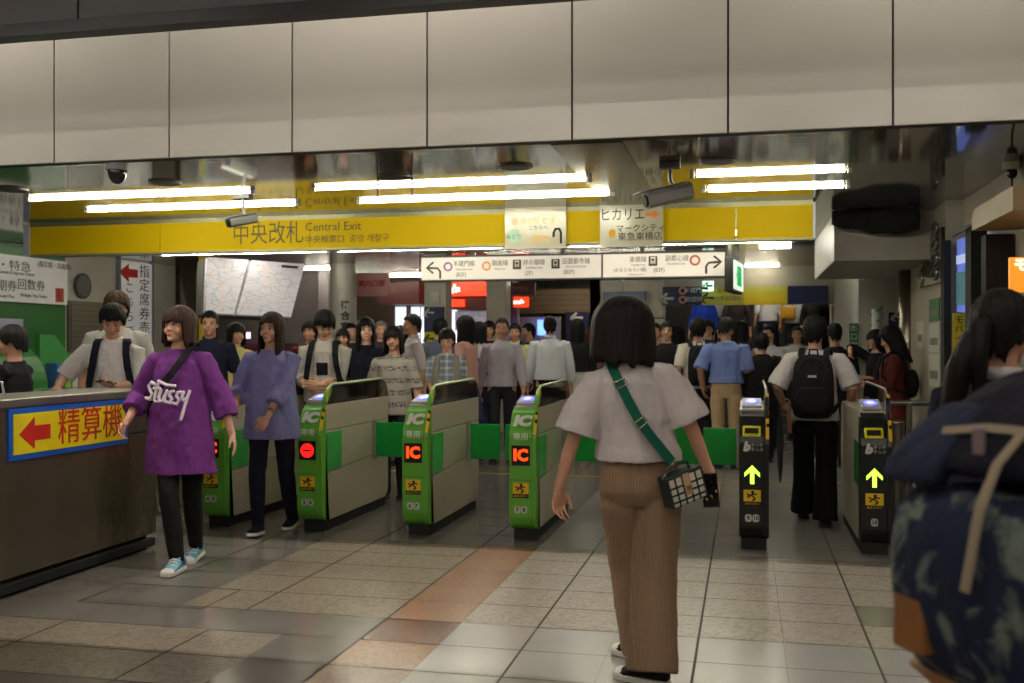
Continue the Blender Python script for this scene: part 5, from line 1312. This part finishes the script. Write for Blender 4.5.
# ---------------------------------------------------------------- man with the black backpack
H = Z(317, 8.1)
R0 = P(815, 8.2); hd = -8
a1 = local(R0, hd, P(803, 8.45), H, 0); a2 = local(R0, hd, P(825, 8.1), H, 0)
bk = person('person in white tee and loose black trousers walking away between the two black gates', 0, 0, H, hd,
    top=((196,190,190), dict(sl=.52, loose=.025, hem=.86, puff=.03, fold=.02, key='b')), bottom=('flare', (20,19,21)), hair=('mop', BLK), lod=1, loc=R0, seed=2, w=1.05,
    pose=dict(la=a1, ra=a2, lw=(-.28,.16,1.00), rw=(.27,.14,1.0), hy=-6, lh=dict(curl=.9, grip=.3), rh=dict(curl=.8), lz=.02, lp=-.3), shoes=((40,34,30),(50,44,38)))
backpack(bk, 'black backpack with small white patch, worn between the two black gates', (24,24,26), .33, .52, .15, 1.14, patch='■■■■', lo=.02)
wl3 = bk['wrs'][-1] + V(-.02,.03,-.05)
q = thing('umbrella', 'closed dark grey umbrella held point down at the left of the backpack wearer', 'umbrella', (0,0,0)); q.matrix_basis = Wm(bk)
obj('canopy', MB().tube([wl3+V(0,.0,-.12), wl3+V(0,.01,-.3), wl3+V(0,.02,-.52), wl3+V(0,.02,-.62)], [.016,.030,.018,.006], 12), cloth((66,66,74)), q, smooth=True)
obj('handle', MB().tube([wl3+V(0,0,-.12), wl3+V(0,0,.06), wl3+V(0,.03,.09), wl3+V(0,.055,.06)], .009, 8), black, q, smooth=True)

# ---------------------------------------------------------------- right foreground
H = Z(293, 2.95)
ft = person('woman with long dark ponytail at the right edge, mostly behind the big backpack', 1000, 2.95, H, -38, top=((34,34,46), dict(sl=1, loose=.02, collar=(196,190,186))), bottom=('trousers', (26,26,34)), hair=('tied', (26,20,20)), lod=1, female=1, seed=21)
Mh = ft['Mh']; s = ft['s']
obj('ponytail', MB().tube([Mh @ (V(0,-.10,.02)*s), Mh @ (V(-.02,-.15,-.03)*s), Mh @ (V(-.05,-.18,-.13)*s), Mh @ (V(-.08,-.17,-.26)*s), Mh @ (V(-.10,-.15,-.36)*s)], [.022*s,.036*s,.040*s,.032*s,.012*s], 16), hairm((40,26,22)), ft['root'], smooth=True)
fb = person('person in navy jacket with grey hood at the right edge wearing a huge backpack', 0, 0, 1.62, -62, loc=P(1144, 2.0), top=((22,22,34), dict(sl=1, loose=.045, hem=.80, fold=.02)), bottom=('trousers', (20,20,28)), hair=('mop', BLK), lod=1, seed=5, w=1.1,
    pose=dict(lw=(-.24,.18,1.0), rw=(.25,.1,.95), lean=.06))
hdm = MB(); s = fb['s']; T_ = fb['T']
hdm.loft([[T_((r*math.cos(a)*1.1, -.045+r*math.sin(a)*1.05, z+.035*(-math.sin(a)))) for a in [2*PI*i/24 for i in range(24)]] for r, z in ((.10,1.40),(.135,1.42),(.140,1.47),(.115,1.51),(.085,1.49),(.07,1.44))])
obj('hood', hdm, cloth((72,86,92)), fb['root'], smooth=True)
pm = cloth((34,40,62), ('blotch', (112,122,112), 9), 'palm'); nv = cloth((34,40,62)); nvd = cloth((20,20,32))
q = thing('backpack', 'huge navy backpack with leaf print and tan leather patch in the right foreground', 'backpack', (0,0,0)); q.matrix_basis = Wm(fb)
def bagring(z, wx, y0, y1, cx=0, pw=.5, n=28): return [T_((cx+math.copysign(abs(math.cos(a))**pw, math.cos(a))*wx, (y0+y1)/2+math.copysign(abs(math.sin(a))**pw, math.sin(a))*(y1-y0)/2, z)) for a in [2*PI*i/n for i in range(n)]]
YB = -.17
obj('lower_body', MB().loft([bagring(z, w_, YB-d_, YB) for z, w_, d_ in ((.78,.10,.16),(.80,.14,.24),(.86,.165,.31),(.95,.178,.35),(1.08,.178,.36),(1.21,.172,.34))]), pm, q, smooth=True, sub=1)
obj('base_panel', MB().loft([bagring(z, w_, YB-d_, YB+.0) for z, w_, d_ in ((.762,.08,.10),(.77,.12,.17),(.80,.15,.255),(.845,.164,.308))]), mat('tan_leather', (140,92,44), .55, 0, .1, 8), q, smooth=True)
obj('upper_body', MB().loft([bagring(z, w_, YB-d_, YB) for z, w_, d_ in ((1.205,.173,.343),(1.25,.17,.31),(1.32,.16,.25),(1.38,.145,.18),(1.42,.12,.11),(1.44,.07,.06))]), nvd, q, smooth=True, sub=1)
obj('flap', MB().loft([bagring(z, w_, YB-d_-.015, YB-d_+.05, cx=-.09, n=20) for z, w_, d_ in ((1.185,.070,.335),(1.20,.080,.345),(1.26,.080,.31),(1.32,.070,.245),(1.36,.055,.20))]), nv, q, smooth=True, sub=1)
obj('leather_patch', MB().loft([bagring(z, .048, YB-.348, YB-.30, cx=-.065, n=20) for z in (.895,.90,.96,.965)]), mat('tan_leather', (140,92,44), .55), q)
bs = mat('beige_webbing', (150,134,112), .7)
obj('webbing', strap_tube([(T_((.135,YB-.262,1.315)), V(0,-1,.6)), (T_((.14,YB-.325,1.25)), V(0,-1,.5)), (T_((.145,YB-.362,1.17)), V(0,-1,.1)), (T_((.13,YB-.372,1.02)), V(0,-1,0))], .020, .005), bs, q)
obj('webbing', strap_tube([(T_((.14,YB-.270,1.31)), V(0,-1,.6)), (T_((.05,YB-.276,1.31)), V(0,-1,.6)), (T_((-.06,YB-.285,1.295)), V(0,-1,.6))], .016, .005), bs, q)
obj('buckle', MB().box(-.012,.012,-.006,.006,-.025,.025).xform(Matrix.Translation(T_((.06,YB-.300,1.285)))), mat('mauve_buckle', (130,112,116), .5), q, bevel=.003)
for k in (-1,1):
    obj('strap', strap_tube([(T_((k*.12,YB+.0,1.36)), V(0,-1,.3)), (T_((k*.12,-.08,1.45)), V(0,-.6,1)), (T_((k*.12,.0,1.475)), V(0,0,1)), (T_((k*.13,.09,1.42)), V(0,.7,.7)), (T_((k*.14,.165,1.30)), V(0,1,0)), (T_((k*.17,.15,1.15)), V(0,1,0)), (T_((k*.235,.02,1.02)), V(k,0,0))], .06, .014), nvd, q, bevel=.003)
# ================================================================ THE CROWD BEYOND THE GATES
def walk(a=.16, ph=1, **k):
    d = dict(la=(-.09, a*ph), ra=(.09, -a*ph), lz=0 if ph > 0 else .03, rz=.03 if ph > 0 else 0, lw=(-.26,-.10*ph+.04,.87), rw=(.26,.10*ph+.04,.87)); d.update(k); return d
def read(**k):
    d = dict(lw=(-.10,.27,1.10), rw=(.07,.29,1.12), hp=24, lh=dict(dir=(.5,.8,.2), n=(.2,-.2,1), curl=.6), rh=dict(dir=(-.4,.8,.3), n=(0,-.2,1), curl=.6)); d.update(k); return d
def va(px): return math.degrees(YAW - math.atan((px-512)/FPX))
def pp(px, yt, t, face, label, top, bottom, hair, fem=0, lod=2, pose=None, skin=0, **k):
    k.setdefault('group', 'crowd around and beyond the ticket gates')
    return person(label, px, t, Z(yt, t), face + va(px), top, bottom, hair, skin, lod, pose, fem, seed=int(px*3+yt) % 97, **k)
# -- left side
a = pp(113, 306, 7.95, 170, 'young man in white polo shirt with black backpack straps, standing behind the steel counter', ((228,224,222), dict(sl=.50, collar=True, loose=.02, puff=.015)), ('trousers', (40,44,60)), ('mop', BLK, .045), lod=1,
       pose=dict(hp=26, hy=6, rw=(.33,.27,1.10), lw=(-.06,.27,1.10), rh=dict(dir=(.2,.9,-.3), n=(0,0,-1), curl=.45), lh=dict(dir=(.6,.7,.2), n=(0,-.1,1), curl=.6)))
backpack(a, 'navy backpack worn by the young man in white polo shirt', (26,30,44), .30, .44, .14, 1.16, detail=False, lo=.01)
phone(a, -1, 'dark mobile phone in the hand of the young man in white polo shirt', dirv=(0,-.3,1), up=(.7,.7,0), off=(.05,.06,.03))
c_ = a['wrs'][1]
tag(obj('wallet', MB().box(-.05,.05,-.04,.05,-.012,.012).xform(Wm(a) @ Matrix.Translation(c_+V(.03,.11,-.03))), cloth((18,18,20)), bevel=.005), 'small black wallet in the outstretched hand behind the steel counter', 'wallet')
pp(117, 293, 8.7, 172, 'person with light brown hair mostly hidden behind the young man in white polo shirt', ((190,186,184), dict(sl=.5, loose=.02)), ('trousers', (50,50,60)), ('mop', (104,74,52), .03), lod=2)
pp(14, 327, 7.4, 62, 'person in black tee with black hair using the green ticket machine at far left', ((24,24,28), dict(sl=.5, loose=.02)), ('trousers', (34,36,48)), ('mop', BLK), lod=1, skin=1,
   pose=dict(lw=(-.16,.34,1.0), rw=(.16,.32,.98), hp=8), fem=1)
pp(210, 312, 10.2, 172, 'man in navy polo shirt with short black hair behind the leftmost green gate', ((26,30,50), dict(sl=.5, collar=True, loose=.02)), ('trousers', (40,38,44)), ('short', BLK), skin=1, pose=walk(.1))
pp(236, 324, 11.6, 205, 'woman in pale yellow blouse partly hidden behind the man in navy polo', ((206,196,130), dict(sl=.6, loose=.02)), ('skirt', (50,46,52)), ('bob', DBR), fem=1)
a = pp(326, 312, 9.35, 168, 'young man in white open shirt with head bowed, black backpack straps', ((186,182,176), dict(sl=.66, collar=True, loose=.03, puff=.02, fold=.02)), ('trousers', (60,60,66)), ('mop', BLK, .04), lod=1,
       pose=dict(hp=30, hy=20, lean=.06, lw=(-.02,.25,1.06), rw=(.12,.24,1.04), lh=dict(dir=(.9,.3,0), n=(0,-1,0)), rh=dict(dir=(-.9,.3,0), n=(0,-1,0))))
s = a['s']; T_ = a['T']
obj('undershirt', MB().loft([[T_((x, .152+dy, z)) for x, dy in ((-.06,-.01),(0,0),(.06,-.01),(.06,-.03),(-.06,-.03))] for z in (.95,1.2,1.36)]), cloth((190,184,182)), a['root'])
obj('shirt_print', MB().loft([[T_((x, .156+dy, z)) for x, dy in ((-.05,-.006),(0,0),(.05,-.006),(.05,-.02),(-.05,-.02))] for z in (1.15,1.26)]), cloth((24,22,30)), a['root'])
backpack(a, 'black backpack worn by the young man with bowed head', (24,24,28), .30, .44, .14, 1.16, detail=False, lo=.02)
pp(366, 319, 10.5, 172, 'woman with long black hair in navy top behind the green gate with the red light', ((24,26,44), dict(sl=.6, loose=.02)), ('longskirt', (30,32,50)), ('long', BLK), fem=1, lod=1, skin=2, pose=dict(hy=14, lw=(-.2,.12,1.05), rw=(.22,.1,.95)))
pp(394, 328, 9.6, 166, 'woman in grey patterned knit top with short brown hair, silver watch', ((176,168,160), dict(sl=.55, loose=.03, hem=.84, pat=('bands', (70,62,60), .055), key='k', puff=.02)), ('trousers', (40,38,42)), ('bob', DBR), fem=1, lod=1, pose=dict(rw=(.25,.06,.92), lw=(-.27,.04,.86), hy=6, ))
pp(343, 330, 13.5, 170, 'dark haired head behind the bowed young man and the long haired woman', ((110,30,34), dict(sl=.6)), ('trousers', (40,38,42)), ('mop', BLK), lod=3)
pp(351, 324, 14.8, 190, 'person in dark top beside the round grey pillar', ((40,38,44), dict(sl=.6)), ('trousers', (40,38,42)), ('short', BLK), lod=3)
pp(310, 322, 13.0, 160, 'dark haired person in red brown top seen over the bowed young man', ((96,40,36), dict(sl=.7)), ('trousers', (40,38,42)), ('mop', BLK), lod=3)
pp(381, 322, 14.4, 185, 'person in white cap and dark top behind the long haired woman', ((56,50,54), dict(sl=.7)), ('trousers', (40,38,42)), ('short', (190,186,180)), lod=3)
pp(401, 327, 13.4, 10, 'woman with dark hair seen from behind next to the man in pale shirt', ((60,52,50), dict(sl=.7)), ('skirt', (30,30,38)), ('bob', BLK), fem=1, lod=3)
pp(413, 315, 12.4, 100, 'man in pale pinkish shirt with rolled sleeves and dark trousers by the square pillar', ((182,172,178), dict(sl=.62, collar=True, loose=.02)), ('trousers', (26,26,34)), ('short', BLK), skin=1, pose=walk(.14))
pp(447, 330, 10.9, 178, 'woman in open grey cardigan over blue plaid shirt with cropped black hair', ((120,134,156), dict(sl=.5, loose=.03, pat=('plaid', (206,206,200), .035), key='pl', hem=.84)), ('trousers', (104,88,72)), ('mop', BLK), fem=1, lod=1,
   pose=dict(hp=14, hy=-10, lw=(-.10,.24,.99), rw=(.14,.22,.98)))
cg = [o for o in C.objects if o.get('label','').startswith('woman in open grey cardigan')][0]
def cardigan(pi_root, s, col):
    for k in (-1,1):
        mb = MB(); rings = []
        for z, xi, xo, yf_ in ((.80,.10,.205,.10),(1.0,.095,.200,.11),(1.2,.085,.20,.12),(1.36,.07,.175,.10),(1.43,.07,.10,.06)):
            rings.append([V(k*xi, yf_+.055, z)*s, V(k*(xi+xo)/2, yf_+.03, z)*s, V(k*xo, -.01, z)*s, V(k*(xo-.03), -.02, z)*s, V(k*(xi+xo)/2, yf_-.03, z)*s, V(k*xi, yf_+.02, z)*s])
        mb.loft(rings); obj('cardigan_panel', mb, cloth(col), pi_root, remesh=.012, smoothit=3)
cardigan(cg, (Z(330,10.9))/1.7, (150,146,138))
pp(440, 319, 14.0, 0, 'dark haired person in blue grey top seen from behind over the plaid shirt', ((86,92,110), dict(sl=.7)), ('trousers', (40,38,42)), ('mop', BLK), lod=3)
pp(466, 317, 12.4, 60, 'woman with long dark hair in pale pink blouse', ((196,150,140), dict(sl=.7, loose=.02, hem=.84)), ('skirt', (60,60,110)), ('long', BLK), fem=1, pose=walk(.08))
a = pp(479, 323, 13.9, -12, 'woman in pale grey tee walking away with blue bag strap and navy trousers', ((176,176,186), dict(sl=.55, loose=.02, hem=.86)), ('trousers', (30,32,54)), ('bob', BLK), fem=1, pose=walk(.14))
q = thing('shoulder_bag', 'blue strap shoulder bag on the woman in pale grey tee', 'bag', (0,0,0)); q.matrix_basis = Wm(a); T_ = a['T']
obj('strap', strap_tube([(T_((-.09,0,1.462)), V(0,0,1)), (T_((-.07,-.10,1.40)), V(0,-1,.4)), (T_((.0,-.14,1.25)), V(0,-1,0)), (T_((.12,-.13,1.05)), V(.4,-1,0)), (T_((.19,-.05,.93)), V(1,0,0))], .03, .006), cloth((40,70,150)), q)
obj('bag_body', MB().ell(T_((.215,-.03,.86)), (.04,.12,.09), 16, 10), cloth((40,60,120)), q, smooth=True)
pp(489, 322, 15.5, 175, 'dark haired person in black between the pink blouse and the grey haired man', ((30,28,32), dict(sl=.7)), ('trousers', (30,28,32)), ('mop', BLK), lod=3)
pp(502, 319, 12.6, 176, 'grey haired man in pale lilac shirt and dark trousers', ((170,164,176), dict(sl=.95, collar=True, loose=.02)), ('trousers', (36,36,44)), ('short', (86,74,66), .075), skin=1, pose=walk(.14, -1))
H = Z(324, 14.4)
a = pp(515, 324, 14.4, 172, 'man in pale yellow shirt and tie walking with a black shoulder bag', ((204,200,146), dict(sl=.95, collar=True, loose=.035, puff=.01, hem=.92)), ('trousers', (26,25,28)), ('short', BLK, .05), skin=1, lod=2, w=1.05, pose=walk(.2, 1, lw=(-.27,.10,.92), rw=(.30,.06,.95)))
T_ = a['T']; s = a['s']
obj('tie', strap_tube([(T_((0,.125,1.425)), V(0,1,0)), (T_((0,.160,1.34)), V(0,1,0)), (T_((0,.172,1.2)), V(0,1,0)), (T_((0,.168,1.05)), V(0,1,0))], .055, .008), cloth((48,42,44)), a['root'])
q = thing('shoulder_bag', 'black leather shoulder bag on the man in pale yellow shirt', 'bag', (0,0,0)); q.matrix_basis = Wm(a)
obj('strap', strap_tube([(T_((-.10,-.04,1.46)), V(0,-.4,1)), (T_((-.10,.04,1.455)), V(0,.4,1)), (T_((-.06,.165,1.34)), V(0,1,.2)), (T_((.03,.19,1.18)), V(0,1,0)), (T_((.10,.185,1.03)), V(.2,1,0))], .045, .008), cloth((18,17,19)), q)
obj('bag_body', MB().box(-.06,.24,.165,.27,.74,1.0).xform(Matrix.Rotation(0,4,'Z')), cloth((20,19,21)), q, bevel=.03)
obj('flap', MB().box(-.065,.245,.26,.28,.84,1.0), cloth((28,26,28)), q, bevel=.008)
q = tag(obj('jacket', MB().tube([T_((-.27,.12,.98)), T_((-.28,.13,.85)), T_((-.29,.13,.68)), T_((-.28,.12,.56))], [(.06,.05),(.09,.06),(.085,.06),(.05,.04)], 16).xform(Wm(a)), cloth((20,19,22)), remesh=.012, smoothit=2), 'black jacket draped over the forearm of the man in pale yellow shirt', 'jacket')
pp(529, 324, 16.0, 100, 'man in black top in profile by the blue screen', ((24,24,28), dict(sl=.7)), ('trousers', (30,28,32)), ('short', BLK), lod=2, skin=1)
pp(550, 317, 13.4, 2, 'man in white dress shirt and black trousers seen from behind in the centre', ((192,194,204), dict(sl=.92, collar=True, loose=.03, puff=.012, hem=.93, fold=.015)), ('trousers', (26,25,30)), ('short', BLK), skin=1, lod=2, w=1.06, pose=dict(lw=(-.27,.06,.86), rw=(.27,.06,.86), la=(-.11,.05)))
pp(577, 320, 14.2, 8, 'woman with long dark hair in black cardigan and white blouse hem seen from behind', ((28,26,30), dict(sl=.9, loose=.02, hem=1.02)), ('skirt', (190,190,192)), ('long', BLK), fem=1)
pp(593, 326, 15.0, 20, 'person with reddish brown hair partly hidden by the bobbed woman', ((120,90,96), dict(sl=.7)), ('trousers', (60,50,60)), ('bob', (100,50,34)), fem=1, lod=3)
# -- right of the bobbed woman
pp(656, 324, 14.6, 168, 'man with short hair and pale collar, face seen left of the woman in black', ((160,158,150), dict(sl=.7, collar=True)), ('trousers', (60,58,56)), ('short', DBR), skin=1, lod=2)
pp(667, 322, 13.0, 176, 'woman in black dress with v neck and dark tied hair', ((24,22,26), dict(sl=.55, loose=.02, hem=.80)), ('longskirt', (24,22,26)), ('tied', BLK), fem=1, skin=1, pose=dict(rw=(.2,.14,1.0)))
pp(678, 327, 15.0, 0, 'dark haired person in black seen from behind next to the woman in black dress', ((30,28,30), dict(sl=.7)), ('trousers', (30,28,32)), ('bob', BLK), lod=3, fem=1)
a = pp(698, 319, 12.6, 6, 'person in cream tee and black trousers with a black backpack, walking to the stairs', ((196,190,180), dict(sl=.5, loose=.025, hem=.88)), ('trousers', (24,23,26)), ('mop', BLK), skin=1, pose=walk(.16))
backpack(a, 'black backpack on the person in cream tee walking to the stairs', (22,22,25), .28, .48, .15, 1.15, lo=.015)
pp(708, 321, 15.4, 170, 'young person with dark fringe looking this way beside the blue shirt man', ((60,58,62), dict(sl=.7)), ('trousers', (40,40,46)), ('mop', BLK), skin=2, lod=2)
a = pp(726, 318, 11.9, -8, 'balding man in light blue shirt and khaki trousers seen from behind, elbow raised', ((118,136,196), dict(sl=.52, loose=.03, hem=.97, puff=.02, fold=.015)), ('trousers', (186,160,124)), ('short', (46,42,40)), skin=1, lod=1, w=1.1, pose=dict(rw=(.16,.20,1.12), lw=(-.27,.06,.92), hp=14, hy=-14))
obj('belt', MB().loft([ering(V(0,-.002,z)*a['s'], .166*a['s'], .128*a['s'], 28) for z in (.965,1.0)]), cloth((24,22,24)), a['root'])
pp(741, 322, 14.6, 15, 'dark haired woman seen behind the blue shirt man at his right', ((50,44,48), dict(sl=.7)), ('trousers', (40,40,46)), ('bob', BLK), fem=1, lod=3)
pp(762, 334, 12.6, 4, 'short person in long black coat seen from behind, left of the right black gate pair', ((22,21,24), dict(sl=.95, loose=.05, hem=.55, flare=.05)), ('trousers', (22,21,24)), ('mop', BLK), lod=2, w=1.05)
pp(769, 326, 14.2, 150, 'person in white tee with raised arm in front of the stairs', ((186,184,184), dict(sl=.5, loose=.025)), ('trousers', (28,30,44)), ('short', BLK), skin=1, lod=2, pose=dict(rw=(.02,.34,1.30), lw=(-.26,.05,.88)))
pp(797, 327, 15.6, 176, 'man in plain white tee standing at the foot of the stairs', ((190,190,192), dict(sl=.5, loose=.025)), ('shorts', (40,40,46)), ('short', BLK), skin=1, lod=2)
pp(835, 324, 12.0, 10, 'dark haired person in black tee seen over the shoulder of the backpack wearer', ((28,30,36), dict(sl=.6)), ('trousers', (34,34,40)), ('short', BLK), skin=1, lod=2)
a = pp(892, 327, 10.0, 98, 'woman in dark red dress with long black hair looking at her phone', ((84,32,30), dict(sl=.95, loose=.02, hem=.88)), ('dress', (104,42,34)), ('long', BLK), fem=1, lod=1, pose=read())
phone(a, 1, 'pale mobile phone held up by the woman in dark red dress', dirv=(0,-.8,.5), up=(0,.5,.8), off=(-.03,.07,.05))
a2_ = pp(877, 331, 11.6, 120, 'person in black holding a phone up beyond the woman in dark red', ((26,24,30), dict(sl=.6, loose=.02)), ('longskirt', (64,62,78)), ('bob', BLK), fem=1, lod=2, pose=dict(rw=(.08,.30,1.42), lw=(-.04,.30,1.15)))
q = thing('handbag', 'small black backpack on the back of the woman in dark red dress', 'bag', (0,0,0)); q.matrix_basis = Wm(a)
obj('bag_body', MB().ell(a['T']((0,-.19,1.12)), (.11,.07,.14), 20, 14), cloth((20,20,22)), q, smooth=True)
for k in (-1,1): obj('strap', MB().tube([a['T']((k*.09,-.15,1.22)), a['T']((k*.10,-.09,1.42)), a['T']((k*.10,.0,1.462)), a['T']((k*.10,.10,1.38)), a['T']((k*.13,.12,1.2)), a['T']((k*.19,-.02,1.05)), a['T']((k*.09,-.16,1.02))], .012, 8), cloth((20,20,22)), q, smooth=True)
# -- on the stairs
def st(px, ytorso, t, i, **k): pass
for (px, zf, yw, face, lab, top, bot, hair, fem) in (
    (704, .84, 18.8, 175, 'person in bright blue jacket and white dress coming down the stairs', ((30,60,170), dict(sl=.9, loose=.02)), ('dress', (150,180,210)), ('long', BLK), 1),
    (722, .98, 19.1, 178, 'woman in pale top on the stairs under the yellow exit sign', ((190,186,190), dict(sl=.6)), ('skirt', (60,56,64)), ('bob', BLK), 1),
    (736, .84, 18.8, 170, 'person in dark top on the stairs right of the pale top', ((60,50,52), dict(sl=.8)), ('trousers', (40,38,44)), ('mop', BLK), 0),
    (768, .98, 19.1, 182, 'person in white top and navy skirt on the stairs', ((205,203,208), dict(sl=.6, loose=.02, hem=.94)), ('longskirt', (24,28,56)), ('bob', BLK), 1),
    (795, .98, 19.1, 176, 'person in white top carrying a mustard bag on the stairs', ((206,206,212), dict(sl=.7, loose=.03)), ('shorts', (36,34,44)), ('mop', BLK), 0),
    (815, .84, 18.8, 184, 'person in black at the right side of the stairs', ((26,25,28), dict(sl=.8)), ('trousers', (26,25,28)), ('mop', BLK), 0),
    (830, .98, 19.1, 174, 'person in beige top high on the right side of the stairs', ((150,138,120), dict(sl=.7)), ('trousers', (60,56,56)), ('bob', BLK), 1)):
    t = TY(px, yw)
    a = person(lab, px, t, 1.60, face + va(px), top, bot, hair, 0, 3, walk(.05), fem, loc=(PY(px, yw), yw), z0=zf, seed=px % 31)
    if 'mustard' in lab: mu = a
q = thing('handbag', 'mustard yellow bag held by the person in white top on the stairs', 'bag', (0,0,0)); q.matrix_basis = Wm(mu)
obj('bag_body', MB().box(-.02,.24,.14,.26,.92,1.14), cloth((196,140,40)), q, bevel=.03)
obj('handle', MB().tube([V(.02,.2,1.13),V(.06,.2,1.28),V(.16,.2,1.28),V(.2,.2,1.13)], .01, 8), cloth((150,100,30)), q)
# ================================================================ WORLD
w = bpy.data.worlds.new('world'); S.world = w; w.use_nodes = True
w.node_tree.nodes['Background'].inputs[0].default_value = (.9, .95, 1, 1)
w.node_tree.nodes['Background'].inputs[1].default_value = .05
